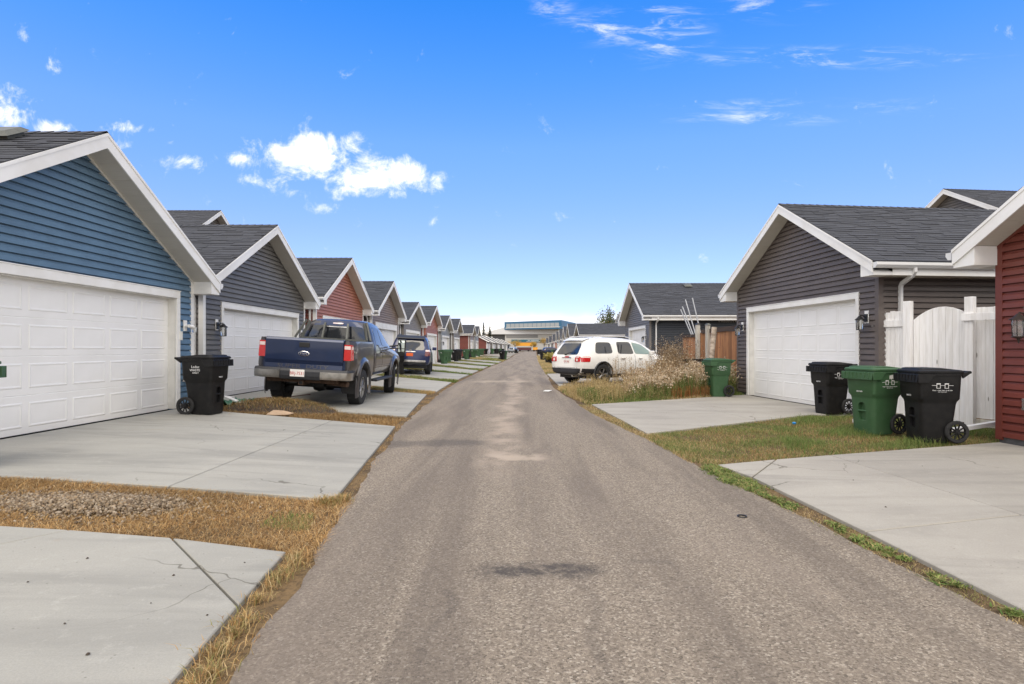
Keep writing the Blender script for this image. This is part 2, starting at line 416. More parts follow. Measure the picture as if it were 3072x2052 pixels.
def asphalt_mat():
    m = bpy.data.materials.new('asphalt'); m.use_nodes = True
    w = NT(m.node_tree); b = w.n['Principled BSDF']; b.inputs['Roughness'].default_value = 0.88
    b.inputs['Specular IOR Level'].default_value = 0.3
    p = w.new('ShaderNodeNewGeometry').outputs['Position']; s = w.sep(p)
    # aggregate chips
    v = w.sep(w.voro(p, 96.0))
    chip = w.ramp(v[0], [(0.0, (0.055, 0.044, 0.034)), (0.20, (0.175, 0.145, 0.113)), (0.72, (0.285, 0.240, 0.187)), (0.90, (0.40, 0.345, 0.275)), (1.0, (0.54, 0.49, 0.41))])
    fine = w.noise(p, 210, 2, 0.7)
    c = w.mix(0.40, chip, w.ramp(fine, [(0.3, (0.05, 0.040, 0.031)), (0.5, (0.245, 0.205, 0.163)), (0.75, (0.42, 0.365, 0.30))]))
    # broad wear, stretched along the lane
    st = w.noise(w.vmul(p, (1.7, 0.13, 1)), 1.0, 6, 0.62, 0.35)
    c = w.mix(w.mapr(st, 0.40, 0.66, 0, 0.58), c, (0.120, 0.100, 0.084, 1))
    pale = w.noise(w.vmul(p, (0.9, 0.25, 1)), 0.8, 5, 0.6)
    c = w.mix(w.mapr(pale, 0.5, 0.75, 0, 0.45), c, (0.30, 0.25, 0.205, 1))
    def band(sock, c0, hw, soft):
        return w.mapr(w.math('ABSOLUTE', w.math('SUBTRACT', sock, c0)), hw, hw + soft, 1, 0)
    n8 = w.noise(p, 2.2, 5, 0.65)
    # sand washed down the middle of the lane
    wob = w.math('ADD', s[0], w.math('MULTIPLY', w.math('SUBTRACT', w.noise(w.vmul(p, (0.0, 0.35, 0)), 1.0, 3), 0.5), 1.3))
    sand = w.math('MULTIPLY', w.math('MULTIPLY', band(wob, -0.32, 0.05, 0.32), w.mapr(s[1], 5.5, 7.5, 0, 1)), w.mapr(s[1], 22, 34, 1, 0))
    c = w.mix(w.math('MULTIPLY', sand, w.mapr(n8, 0.35, 0.6, 0.1, 0.75)), c, (0.40, 0.33, 0.265, 1))
    sand2 = w.math('MULTIPLY', w.math('MULTIPLY', band(s[0], -0.12, 0.25, 0.30), band(w.math('ADD', s[1], w.math('MULTIPLY', n8, 0.5)), 7.45, 0.10, 0.22)), w.mapr(n8, 0.4, 0.62, 0, 0.8))
    c = w.mix(sand2, c, (0.42, 0.35, 0.28, 1))
    sand3 = w.math('MULTIPLY', w.math('MULTIPLY', band(s[0], -0.9, 0.7, 0.8), band(w.math('ADD', s[1], w.math('MULTIPLY', n8, 2.0)), 24.5, 0.35, 0.6)), 0.6)
    c = w.mix(sand3, c, (0.40, 0.34, 0.27, 1))
    # oil and bitumen stains
    oil = w.math('MULTIPLY', w.math('MULTIPLY', band(w.math('ADD', s[0], w.math('MULTIPLY', n8, 0.12)), 0.16, 0.24, 0.24), band(w.math('ADD', s[1], w.math('MULTIPLY', w.noise(p, 9.0, 4, 0.7), 0.30)), 3.68, 0.03, 0.14)), w.mapr(w.noise(p, 14.0, 4, 0.7), 0.30, 0.60, 0.25, 0.85))
    c = w.mix(oil, c, (0.05, 0.045, 0.044, 1))
    oil2 = w.math('MULTIPLY', w.math('MULTIPLY', band(s[0], -1.25, 0.55, 0.35), band(w.math('ADD', s[1], w.math('MULTIPLY', n8, 0.8)), 8.7, 0.10, 0.3)), 0.5)
    c = w.mix(oil2, c, (0.07, 0.063, 0.06, 1))
    for cx in (-0.28, 0.50):
        tr = w.math('MULTIPLY', band(w.math('ADD', wob, w.math('MULTIPLY', s[1], 0.05)), cx, 0.015, 0.03), w.math('MULTIPLY', band(s[1], 2.9, 0.45, 0.3), w.mapr(n8, 0.40, 0.6, 0.0, 0.26)))
        c = w.mix(tr, c, (0.06, 0.053, 0.05, 1))
    oil3 = w.math('MULTIPLY', w.math('MULTIPLY', band(s[0], 0.82, 0.09, 0.08), band(w.math('ADD', s[1], w.math('MULTIPLY', n8, 0.2)), 3.75, 0.01, 0.05)), 0.22)
    c = w.mix(oil3, c, (0.06, 0.054, 0.05, 1))
    w.l.new(c, b.inputs['Base Color'])
    bp = w.new('ShaderNodeBump'); bp.inputs['Strength'].default_value = 0.55; bp.inputs['Distance'].default_value = 0.012
    w.l.new(w.math('ADD', v[0], fine), bp.inputs['Height']); w.l.new(bp.outputs[0], b.inputs['Normal'])
    return m
M['asphalt'] = asphalt_mat()

def concrete_mat(name, base, warm):
    m = bpy.data.materials.new(name); m.use_nodes = True
    w = NT(m.node_tree); b = w.n['Principled BSDF']; b.inputs['Roughness'].default_value = 0.85
    b.inputs['Specular IOR Level'].default_value = 0.25
    p = w.new('ShaderNodeNewGeometry').outputs['Position']
    oi = w.new('ShaderNodeObjectInfo')
    k = w.math('ADD', 0.95, w.math('MULTIPLY', oi.outputs['Random'], 0.10))
    c = w.mix(w.mapr(w.noise(p, 0.55, 6, 0.62, 0.4), 0.35, 0.68, 0, 1), (*base, 1), (*warm, 1))
    c = w.mix(w.mapr(w.noise(w.vmul(p, (0.5, 2.4, 1)), 0.8, 5, 0.6, 0.8), 0.44, 0.70, 0, 0.52), c, (base[0] * .62, base[1] * .62, base[2] * .63, 1))
    c = w.mix(w.mapr(w.noise(p, 9.0, 6, 0.75), 0.54, 0.70, 0, 0.42), c, (base[0] * 1.3, base[1] * 1.3, base[2] * 1.3, 1))
    sp = w.voro(p, 28.0, 'Distance')
    pick = w.sep(w.voro(p, 28.0))
    pit = w.math('MULTIPLY', w.mapr(sp, 0.08, 0.2, 1, 0), w.mapr(pick[0], 0.90, 0.93, 0, 0.6))
    c = w.mix(pit, c, (base[0] * .35, base[1] * .33, base[2] * .30, 1))
    # hairline cracks, broken up, and tyre-dark wheel paths
    wv = w.new('ShaderNodeVectorMath', operation='ADD'); w.l.new(p, wv.inputs[0]); w.l.new(w.vmul(w.comb(w.noise(p, 2.5, 3), w.noise(w.vmul(p, (1, 1, 7)), 2.1, 3), 0.0), (0.5, 0.5, 0)), wv.inputs[1])
    ce = w.new('ShaderNodeTexVoronoi', feature='DISTANCE_TO_EDGE'); w.l.new(w.vmul(wv.outputs[0], (1, 1, 0)), ce.inputs['Vector']); ce.inputs['Scale'].default_value = 0.42
    crack = w.math('MULTIPLY', w.mapr(ce.outputs['Distance'], 0.0012, 0.0032, 1, 0), w.mapr(w.noise(p, 0.7, 2), 0.50, 0.58, 0, 0.75))
    c = w.mix(crack, c, (base[0] * .3, base[1] * .28, base[2] * .24, 1))
    tyre = w.math('MULTIPLY', w.mapr(w.noise(w.vmul(p, (0.35, 3.2, 1)), 1.0, 3, 0.6, 0.3), 0.56, 0.74, 0, 0.42), w.mapr(w.noise(p, 0.9, 3), 0.4, 0.6, 0, 1))
    c = w.mix(tyre, c, (base[0] * .5, base[1] * .5, base[2] * .5, 1))
    rust = w.math('MULTIPLY', w.mapr(w.noise(p, 1.7, 4, 0.7), 0.66, 0.76, 0, 0.30), 1.0)
    c = w.mix(rust, c, (base[0] * .95, base[1] * .72, base[2] * .50, 1))
    fn = w.noise(p, 120, 3, 0.7)
    c = w.mix(w.mapr(fn, 0.3, 0.7, 0.30, 0), c, (base[0] * .6, base[1] * .6, base[2] * .6, 1))
    c = w.mix(1.0, c, w.comb(k, k, k), 'MULTIPLY')
    w.l.new(c, b.inputs['Base Color'])
    bp = w.new('ShaderNodeBump'); bp.inputs['Strength'].default_value = 0.25; bp.inputs['Distance'].default_value = 0.006
    w.l.new(fn, bp.inputs['Height']); w.l.new(bp.outputs[0], b.inputs['Normal'])
    return m
M['conc'] = concrete_mat('concrete', (0.325, 0.32, 0.292), (0.375, 0.365, 0.328))
M['conc_w'] = concrete_mat('concrete_warm', (0.335, 0.315, 0.278), (0.385, 0.365, 0.322))

def ground_mat():
    m = bpy.data.materials.new('earth'); m.use_nodes = True
    w = NT(m.node_tree); b = w.n['Principled BSDF']; b.inputs['Roughness'].default_value = 0.95; b.inputs['Specular IOR Level'].default_value = 0.1
    p = w.new('ShaderNodeNewGeometry').outputs['Position']
    c = w.mix(w.mapr(w.noise(p, 1.1, 5, 0.6), 0.38, 0.62, 0, 1), (0.115, 0.082, 0.05, 1), (0.20, 0.135, 0.07, 1))
    c = w.mix(w.mapr(w.noise(p, 26, 4, 0.7), 0.4, 0.7, 0, 0.7), c, (0.06, 0.045, 0.03, 1))
    w.l.new(c, b.inputs['Base Color'])
    bp = w.new('ShaderNodeBump'); bp.inputs['Strength'].default_value = 0.6; bp.inputs['Distance'].default_value = 0.03
    w.l.new(w.noise(p, 30, 4, 0.7), bp.inputs['Height']); w.l.new(bp.outputs[0], b.inputs['Normal'])
    return m
M['earth'] = ground_mat()

# ------------------------------------------------------------------ terrain
YL = [-12, 2.35, 3.62, 4.48, 5.25, 9.86, 17.9, 24.0, 31.0, 45.0, 52.0, 84.0, 110.0, 150.0, 196.0, 240.0]
XL = [-1.1, -1.24, -1.36, -1.48, -1.56, -2.16, -2.58, -2.68, -2.60, -2.42, -2.15, -1.75, -1.75, -1.3, -0.55, 0.6]
YR = [-12, 2.84, 4.66, 6.09, 7.69, 9.07, 11.77, 15.0, 20.5, 31.4, 59.0, 89.5, 130.0, 196.0, 240.0]
XR = [2.95, 2.48, 2.28, 2.12, 1.99, 1.84, 1.50, 1.30, 1.08, 1.25, 1.60, 2.25, 3.0, 4.4, 5.6]
def xl(y): return float(np.interp(y, YL, XL))
def xr(y): return float(np.interp(y, YR, XR))
def gz(x, y):
    d = xl(y) - 0.15 - x
    return 0.0 if d <= 0 else min(0.205, 0.048 * d)
def gzn(x, y):
    d = np.interp(y, YL, XL) - 0.15 - x
    return np.clip(0.048 * d, 0, 0.205)

def build_ground():
    ys = sorted(set([-400, -60, -12] + [round(v, 2) for v in np.arange(-8, 60, 1.0)] + [70, 84, 97, 110, 130, 150, 173, 196, 218, 240, 300, 500, 1200, 5000]))
    V = []; F = []
    for y in ys:
        a, b_ = xl(y), xr(y)
        xs = [-4000, -300, -60, -25, a - 4.42, a - 0.15, a + 0.3, b_ - 0.3, b_ + 4, 25, 60, 300, 4000]
        V += [(x, y, gz(x, y) - 0.012) for x in xs]
    n = 13
    for j in range(len(ys) - 1):
        for i in range(n - 1):
            F.append((j * n + i, j * n + i + 1, (j + 1) * n + i + 1, (j + 1) * n + i))
    mb = MB(); mb.raw(V, F)
    o = mb.build('ground', M['earth']); tag(o, kind='structure')
build_ground()

def build_road():
    ys = list(np.arange(-10, 20, 0.12)) + list(np.arange(20, 60, 0.5)) + list(np.arange(60, 245, 2.5))
    V = []; F = []; n = 7
    ja = 0.0; jb = 0.0
    for y in ys:
        ja = ja * 0.75 + rng.gauss(0, 0.014); jb = jb * 0.75 + rng.gauss(0, 0.014)
        a, b_ = xl(y) + ja, xr(y) + jb
        for i in range(n):
            t = i / (n - 1); x = a + (b_ - a) * t
            z = 0.004 + 0.012 * (1 - (2 * t - 1) ** 2)
            if i in (0, n - 1): z = -0.006
            V.append((x, y, z))
    for j in range(len(ys) - 1):
        for i in range(n - 1): F.append((j * n + i, j * n + i + 1, (j + 1) * n + i + 1, (j + 1) * n + i))
    o = MB().raw(V, F).build('alley', M['asphalt'], smooth=60); tag(o, kind='structure')
build_road()

def in_poly(px, py, poly):
    inside = np.zeros(px.shape, bool); j = len(poly) - 1
    for i in range(len(poly)):
        xi, yi = poly[i]; xj, yj = poly[j]
        hit = ((yi > py) != (yj > py)) & (px < (xj - xi) * (py - yi) / (yj - yi + 1e-12) + xi)
        inside ^= hit; j = i
    return inside

DRIVES = []
def shrink(poly, d):
    c = Vector((sum(p[0] for p in poly) / len(poly), sum(p[1] for p in poly) / len(poly)))
    n = len(poly); out = []
    ar = sum(poly[i][0] * poly[(i + 1) % n][1] - poly[(i + 1) % n][0] * poly[i][1] for i in range(n))
    sgn = 1 if ar > 0 else -1
    lines = []
    for i in range(n):
        a, b = Vector(poly[i]), Vector(poly[(i + 1) % n]); t = (b - a).normalized()
        nn = Vector((-t.y, t.x)) * sgn
        lines.append((a + nn * d, t))
    for i in range(n):
        p, t = lines[i - 1]; q, s = lines[i]
        den = t.x * s.y - t.y * s.x
        if abs(den) < 1e-6: out.append(tuple(q)); continue
        k = ((q.x - p.x) * s.y - (q.y - p.y) * s.x) / den
        out.append(tuple(p + t * k))
    return out

def driveway(slabs, material='conc', lift=0.02):
    """slabs: list of polygons (x, y); each becomes one slab with open joints between"""
    root = empty('driveway', (slabs[0][0][0], slabs[0][0][1], 0), kind='structure')
    ox, oy = slabs[0][0]
    for poly in slabs:
        DRIVES.append(poly)
        q = shrink(poly, 0.007)
        ar = sum(q[i][0] * q[(i + 1) % len(q)][1] - q[(i + 1) % len(q)][0] * q[i][1] for i in range(len(q)))
        if ar < 0: q = q[::-1]
        mb = MB(); n = len(q)
        inner = shrink(q, 0.006)
        lv = lambda x, y: gz(x, y) + lift
        v = [(x - ox, y - oy, gz(x, y) - 0.10) for x, y in q] + [(x - ox, y - oy, lv(x, y) - 0.006) for x, y in q] + [(x - ox, y - oy, lv(x, y)) for x, y in inner]
        f = []
        for i in range(n):
            j = (i + 1) % n
            f += [(i, j, n + j, n + i), (n + i, n + j, 2 * n + j, 2 * n + i)]
        f.append(tuple(range(2 * n, 3 * n)))
        mb.raw(v, f).build('slab', M[material], root)
    return root

# left row (nearest first)
driveway([[(-1.41, 2.2), (-1.50, 3.02), (-2.45, 3.99), (-3.20, 4.05), (-4.9, 1.2), (-1.42, 1.2)],
          [(-1.50, 3.02), (-1.58, 3.83), (-2.45, 3.99)],
          [(-3.20, 4.05), (-6.6, 4.25), (-6.6, 1.2), (-4.9, 1.2)],
          [(-1.42, 1.2), (-1.30, -4), (-6.6, -4), (-6.6, 1.2)]])
driveway([[(-1.70, 5.16), (-2.23, 10.0), (-3.45, 10.35), (-3.30, 5.33)],
          [(-3.30, 5.33), (-3.45, 10.35), (-6.62, 11.1), (-6.62, 5.6)]])
driveway([[(-2.33, 11.45), (-2.84, 16.9), (-4.9, 17.55), (-4.9, 11.95)],
          [(-4.9, 11.95), (-4.9, 17.55), (-7.12, 18.4), (-7.12, 12.9)]])
driveway([[(-2.72, 17.95), (-2.86, 22.9), (-4.7, 24.2), (-4.7, 19.0)],
          [(-4.7, 19.0), (-4.7, 24.2), (-7.12, 25.4), (-7.12, 20.0)]])
LG = [29.86, 37.0, 44.7, 52.5, 61.6, 79.6, 88.3]
for (a, b), c in zip([(24.4, 29.5), (30.3, 35.0), (36.9, 42.6), (44.3, 50.0), (52.6, 59.0), (72.0, 79.0), (80.5, 88.0)], LG):
    x0, x1 = xl(a) - 0.18, xl(b) - 0.18
    driveway([[(x0, a), (x1, b), (-7.12, c + 2.75), (-7.12, c - 2.75)]])
for a, b in [(96, 104), (110, 120), (128, 138), (146, 156), (163, 173), (181, 192), (200, 212)]:
    driveway([[(xl(a) - .3, a), (xl(b) - .3, b), (xl(b) - 4.9, b), (xl(a) - 4.9, a)]])
# right row
driveway([[(2.27, 6.70), (2.42, 6.05), (3.10, 7.02)], [(2.42, 6.05), (2.54, 4.25), (4.07, 4.68), (3.90, 7.30), (3.10, 7.02)],
          [(2.54, 4.25), (2.62, 2.6), (2.95, -3), (4.4, -3), (4.07, 4.68)],
          [(3.90, 7.30), (4.07, 4.68), (4.4, -3), (7.7, -3), (7.35, 4.0), (6.90, 8.30)]], 'conc_w')
driveway([[(1.98, 9.14), (1.66, 13.9), (3.9, 15.2), (4.4, 10.75)], [(4.4, 10.75), (3.9, 15.2), (6.50, 16.78), (7.08, 11.75), (5.96, 11.78)]], 'conc_w')
driveway([[(1.30, 20.7), (1.25, 30.5), (6.2, 34.6), (6.2, 28.4), (5.9, 22.6)]], 'conc_w')
for a, b in [(64, 72), (79, 86), (90, 98), (105, 114), (120, 130), (143, 153), (168, 178), (205, 220)]:
    driveway([[(xr(a) + .3, a), (xr(b) + .3, b), (xr(b) + 5.2, b), (xr(a) + 5.2, a)]], 'conc_w')

# ------------------------------------------------------------------ garages
SH_W = [0.24, 0.33, 0.42, 0.54, 0.68]
SH_E = 0.135
def shingle_verts(w):
    t0, t1, L = 0.017, 0.007, SH_E + 0.03
    g = 0.003
    v = [(g, 0, -0.004), (w - g, 0, -0.004), (w - g, L, -0.004), (g, L, -0.004), (g, 0, t0), (w - g, 0, t0), (w - g, L, t1), (g, L, t1)]
    f = [(4, 5, 6, 7), (0, 1, 5, 4), (1, 2, 6, 5), (3, 0, 4, 7)]
    return v, f
SH_ME = []
for w_ in SH_W:
    v_, f_ = shingle_verts(w_)
    SH_ME.append(MB().raw(v_, f_).mesh('shingle', recalc=False)); SH_ME[-1].materials.append(M['shingle'])

def board_faces(xa, xb, z0, e, yo=0.0):
    """one lapped siding board on the plane y=0; xa/xb(z) give its ends"""
    rows = [(0.0, 0.012), (0.0, -0.032), (0.58, -0.026), (0.70, -0.010), (0.86, -0.004), (0.865, 0.012), (1.0, 0.012)]
    v = []
    for t, y in rows:
        z = z0 + e * t
        a, b = xa(z), xb(z)
        if b < a: a = b = (a + b) / 2
        v += [(a, y + yo, z), (b, y + yo, z)]
    f = [(2 * i, 2 * i + 1, 2 * i + 3, 2 * i + 2) for i in range(6)] + [(0, 2, 4, 6, 8, 10), (1, 11, 9, 7, 5, 3)]
    return v, f

def lantern(parent, x, z, style, y=-0.02):
    """wall lantern on a mounting block, hanging in front of the wall"""
    if style == 'jar':
        b = MB().box((x - .055, y - .025, z - .11), (x + .055, y, z + .10))
        o = b.build('wall_lamp', M['white'], parent, bevel=.006)
        MB().cyl((x, y - .02, z - .01), (x, y - .09, z - .01), .028, n=10).cyl((x, y - .09, z - .01), (x + .10, y - .11, z - .03), .035, .042, n=10).build('lamp_arm', M['white'], o, smooth=40)
        MB().lathe([(.001, -.145), (.03, -.14), (.042, -.10), (.045, -.04), (.04, -.03)], (x + .13, y - .12, z), 12).build('glass', M['lampglass'], o, smooth=60)
        return o
    big = 1.15 if style == 'ornate' else 1.0
    met = M['bronze'] if style == 'ornate' else M['black']
    o = MB().box((x - .06, y - .012, z - .13), (x + .06, y, z + .13)).build('wall_lamp', M['white'], parent, bevel=.004)
    m = MB()
    m.box((x - .04, y - .035, z - .10), (x + .04, y - .012, z + .06))
    m.tube([(x, y - .03, z - .02), (x, y - .09, z + .03), (x, y - .15, z + .04), (x, y - .16, z + .01)], .011, 6)
    cx, cy = x, y - .16
    m.lathe([(.012, .03), (.025, .02), (.055 * big, -.02), (.095 * big, -.05), (.095 * big, -.06), (.06, -.06)], (cx, cy, z), 10)
    r1, r2, h = .075 * big, .055 * big, .20 * big
    for i in range(6):
        a = i * math.pi / 3
        m.cyl((cx + r1 * .9 * math.cos(a), cy + r1 * .9 * math.sin(a), z - .055), (cx + r2 * 1.1 * math.cos(a), cy + r2 * 1.1 * math.sin(a), z - .055 - h), .006, n=4)
    m.lathe([(.07 * big, 0), (.07 * big, -.012), (.03, -.03 if style == 'ornate' else -.014), (.012, -.06 if style == 'ornate' else -.016), (.006, -.10 if style == 'ornate' else -.018)], (cx, cy, z - .055 - h), 10)
    m.build('lantern', met, o, smooth=50)
    MB().lathe([(r1 * .85, -.06), (r1 * .95, -.10), (r2, -.055 - h)], (cx, cy, z), 10).build('glass', M['lampglass'], o, smooth=60)
    return o

def raised_panel(w, h, d=0.0065):
    """a pressed panel, x 0..w, z 0..h, standing out along -y"""
    rings = [(0, 0.0005), (0.014, d), (0.024, d), (0.040, 0.002)]
    v = []
    for ins, y in rings:
        v += [(ins, -y, ins), (w - ins, -y, ins), (w - ins, -y, h - ins), (ins, -y, h - ins)]
    f = []
    for k in range(3):
        for i in range(4):
            j = (i + 1) % 4
            f.append((k * 4 + i, k * 4 + j, k * 4 + 4 + j, k * 4 + 4 + i))
    f.append((12, 13, 14, 15))
    return v, f

def garage(name, label, loc, rz, W, D, za, pitch, wallm, cornerm, near, door=None, lod=1, ox=0.30, oy=0.40, lamps=(), spout=True, ext=False,
           trimh=0.13, group=None, gable_only=False, roofvent=None, sidem=None, fas='white', course=0.116, cols=6):
    """gable-front garage; local x along the front, y into the building, z up; near = side (+1/-1) turned to the viewer"""
    G = empty(name, loc, rz, label, 'garage' if 'garage' in name else 'house', group)
    hs = W / 2 + ox
    zr = lambda x: za - pitch * abs(x)
    ze = zr(hs)
    SO = 0.20
    zw = zr(W / 2) - SO
    hw = lambda z: min(W / 2, max(0.0, (za - SO - z) / pitch))
    th = math.atan(pitch); ct, sn = math.cos(th), math.sin(th)
    zbt = ze - 0.27
    uo, dw, dh = door if door else (0, 0, 0)
    dx0, dx1 = uo - dw / 2, uo + dw / 2
    # ---- wall
    m = MB()
    if door: poly = [(-W / 2, 0), (dx0, 0), (dx0, dh), (dx1, dh), (dx1, 0), (W / 2, 0), (W / 2, zw), (0, za - SO), (-W / 2, zw)]
    else: poly = [(-W / 2, 0), (W / 2, 0), (W / 2, zw), (0, za - SO), (-W / 2, zw)]
    m.prism(poly, 'y', 0.016, 0.16)
    for s in (-1, 1): m.box((s * (W / 2 - .12), .16, 0), (s * (W / 2 - .016), D - .12, zw))
    m.prism([(-W / 2, 0), (W / 2, 0), (W / 2, zw), (0, za - SO), (-W / 2, zw)], 'y', D - .12, D)
    wall = m.build('wall', M[wallm], G)
    # ---- siding boards on the front
    cw = 0.075
    pieces = []
    z = 0.10
    while z < za - SO - 0.03:
        e = min(course, za - SO - z - 0.005)
        lo = lambda q: -min(W / 2 - (cw if q < zw else 0.0), hw(q)); hi = lambda q: min(W / 2 - (cw if q < zw else 0.0), hw(q))
        dtop = dh + trimh - 0.02
        if door and z + e * 0.55 < dtop:
            c0, c1 = dx0 - .095, dx1 + .095
            zz0 = z; ee = e
            pieces.append((lo, (lambda q, c=c0: c), zz0, ee)); pieces.append(((lambda q, c=c1: c), hi, zz0, ee))
        else:
            L = hi(z) - lo(z)
            if L > 4.2 and lod >= 2:
                cut = lo(z) + L * rng.uniform(.3, .7)
                pieces.append((lo, (lambda q, c=cut: c - .0008), z, e)); pieces.append(((lambda q, c=cut: c + .0008), hi, z, e))
            else: pieces.append((lo, hi, z, e))
        z += course
    jm = MB()
    for a, b, z0, e in pieces:
        v, f = board_faces(a, b, z0, e)
        if lod >= 2: MB().raw(v, f).build('siding_board', M[wallm], wall, recalc=False)
        else: jm.raw(v, f, rng.random())
    if lod < 2: tag(jm.build('siding_boards', M[wallm], wall, recalc=False), kind='stuff')
    # ---- siding on the side turned to the viewer
    Ms = Matrix(((0, near * -1.0, 0, near * W / 2), (1.0, 0, 0, 0), (0, 0, 1, 0), (0, 0, 0, 1))) if near > 0 else Matrix(((0, 1.0, 0, -W / 2), (-1.0, 0, 0, D), (0, 0, 1, 0), (0, 0, 0, 1)))
    jm = MB(); z = 0.10
    while z < zw - 0.02:
        e = min(course, zw - z)
        a0, b0 = (cw, D) if near > 0 else (0, D - cw)
        v, f = board_faces(lambda q: a0, lambda q: b0, z, e)
        v = [Ms @ Vector(p) for p in v]
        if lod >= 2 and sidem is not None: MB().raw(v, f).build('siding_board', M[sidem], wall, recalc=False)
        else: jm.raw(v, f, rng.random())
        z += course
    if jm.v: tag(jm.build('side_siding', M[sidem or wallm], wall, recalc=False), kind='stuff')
    # ---- corner posts, foundation
    for s in (-1, 1):
        c = MB(); c.box((s * (W / 2 - cw), -.032, 0.06), (s * (W / 2 + .022), -.001, zw + 0.03)); c.box((s * (W / 2 + .001), -.0315, 0.06), (s * (W / 2 + .032), cw, zw + 0.03))
        c.build('corner_post', M[cornerm], G)
    for fa, fb in ([(-W / 2 + .01, W / 2 - .01)] if not door else [(-W / 2 + .01, dx0 - .02), (dx1 + .02, W / 2 - .01)]):
        MB().box((fa, -.006, -.1), (fb, .003, .12)).build('foundation', M['foundation'], G)
    # ---- door
    if door:
        yd = 0.13
        d = MB(); secs = 4; sh = dh / secs
        for k in range(secs):
            d.prism([(yd + .004, k * sh), (yd + .004, (k + 1) * sh), (yd, (k + 1) * sh - .006), (yd, k * sh + .006)], 'x', dx0 + .012, dx1 - .012)
        d.box((dx0 + .012, yd + .005, 0.0), (dx1 - .012, yd + .04, dh))
        dob = d.build('garage_door', M['door'], G)
        mg = 0.10; pw = (dw - .024 - mg) / cols; pv = None
        pan = []
        v, f = raised_panel(pw - mg, sh - 0.19)
        if lod >= 2:
            me = MB().raw(v, f).mesh('panel', recalc=False); me.materials.append(M['door'])
        jm = MB()
        for k in range(secs):
            for i in range(cols):
                px, pz = dx0 + .012 + mg + i * pw, k * sh + 0.095
                if lod >= 2: link('panel', me, None, dob, Matrix.Translation((px, yd, pz)))
                else: jm.raw([(p[0] + px, p[1] + yd, p[2] + pz) for p in v], f)
        if jm.v: tag(jm.build('panels', M['door'], dob, recalc=False), kind='stuff')
        MB().box((dx0 + .012, yd - .012, -.02), (dx1 - .012, yd + .02, 0.012)).build('door_seal', M['seam'], dob)
        c = MB()
        c.box((dx0 - .10, -.042, 0.02), (dx0, -.001, dh)); c.box((dx1, -.042, 0.02), (dx1 + .10, -.001, dh)); c.box((dx0 - .10, -.0425, dh), (dx1 + .10, -.001, dh + trimh))
        c.box((dx0 - .115, -.05, dh + trimh), (dx1 + .115, -.001, dh + trimh + .018))
        c.build('door_casing', M['white'], G, bevel=.004)
        j = MB(); j.box((dx0 + .0005, 0.0, 0.02), (dx0 + .014, yd + .03, dh)); j.box((dx1 - .014, 0.0, 0.02), (dx1 - .0005, yd + .03, dh)); j.box((dx0 + .014, 0.0, dh - .014), (dx1 - .014, yd + .03, dh - .0005))
        j.build('door_jamb', M['cream'], G)
    # ---- roof
    y0, y1 = -oy, D + 0.25
    m = MB()
    m.prism([(-hs, ze - .05), (0, za - .05), (hs, ze - .05), (hs, ze), (0, za), (-hs, ze)], 'y', y0, y1)
    roof = m.build('roof', M['shingle_dk'], G)
    L = math.hypot(hs, za - ze); nC = int(L / SH_E) + 1
    rnd = random.Random(int(loc[1] * 100))
    items = []
    for k in range(nC):
        a = -rnd.uniform(0, .5)
        while a < (y1 - y0) - 0.05:
            i = rnd.choice([0, 1, 2, 3, 4, 2, 3]); w = SH_W[i]
            items.append((k, a, i)); a += w
    for s in (-1, 1):
        ex = Vector((0, s, 0)); ey = Vector((-s * ct, 0, sn))
        singles = 300 if (lod >= 2 and s == near) else 0  # single shingles nearest the front
        jm = MB()
        # the ones nearest the front edge become single shingles
        def front_d(it):
            return it[1] if s > 0 else (y1 - y0) - it[1]
        its = sorted(items, key=front_d)
        for q, (k, a, i) in enumerate(its):
            w = SH_W[i]; a0 = max(a, -0.012); a1 = min(a + w, (y1 - y0) + .012)
            if a1 - a0 < .08: continue
            yb = (y0 + a0) if s > 0 else (y1 - a0)
            b = k * SH_E - 0.015
            P = Vector((s * (hs - b * ct), yb, ze + b * sn + .001))
            Mx = frame(P, ex, ey) @ Matrix.Diagonal(((a1 - a0) / w, 1, 1 if rnd.random() < .6 else 1.5, 1))
            if b + SH_E + .03 > L: continue
            if q < singles: link('shingle', SH_ME[i], None, roof, Mx)
            else:
                v, f = shingle_verts(w); jm.raw([Mx @ Vector(p) for p in v], f, rnd.random())
        if jm.v: tag(jm.build('shingles', M['shingle'], roof, recalc=False), kind='stuff')
    cap = MB(); y = y0 - .012; k = 0
    while y < y1:
        for s in (-1, 1):
            cap.raw([(0, y, za + .034), (0, y + .24, za + .022), (s * .15, y + .24, za + .022 - .15 * pitch), (s * .15, y, za + .034 - .15 * pitch)], [(0, 1, 2, 3)], rng.random())
        y += .2
    cap.build('ridge_cap', M['shingle'], roof, recalc=True)
    # ---- rake boards, soffit, boxed eaves, gutters
    wm = M[fas]
    for s in (-1, 1):
        f = MB(); f.prism([(0, za - .035), (s * hs, ze - .035), (s * hs, ze - .225), (0, za - .225)], 'y', y0 - .02, y0)
        f.build('rake_board', wm, G)
        zt_ = za - SO
        f = MB(); f.prism([(0, zt_ - .002), (s * W / 2, zr(W / 2) - SO - .002), (s * W / 2, zr(W / 2) - SO - .042), (0, zt_ - .042)], 'y', -.037, .015)
        f.build('rake_trim', M['cream'] if wallm == 'sid_blue' else M[wallm], G)
        f = MB(); f.prism([(0, za + .002), (s * (hs + .004), ze + .001), (s * (hs + .004), ze - .045), (0, za - .045)], 'y', y0 - .031, y0 - .0205)
        f.build('drip_edge', wm, G)
        b = MB(); b.prism([(s * (W / 2 + .001), zr(W / 2) - SO - .004), (s * (hs - .0015), ze - SO - .004), (s * (hs - .0015), zbt), (s * (W / 2 + .001), zbt)], 'y', y0 + .003, 0.0)
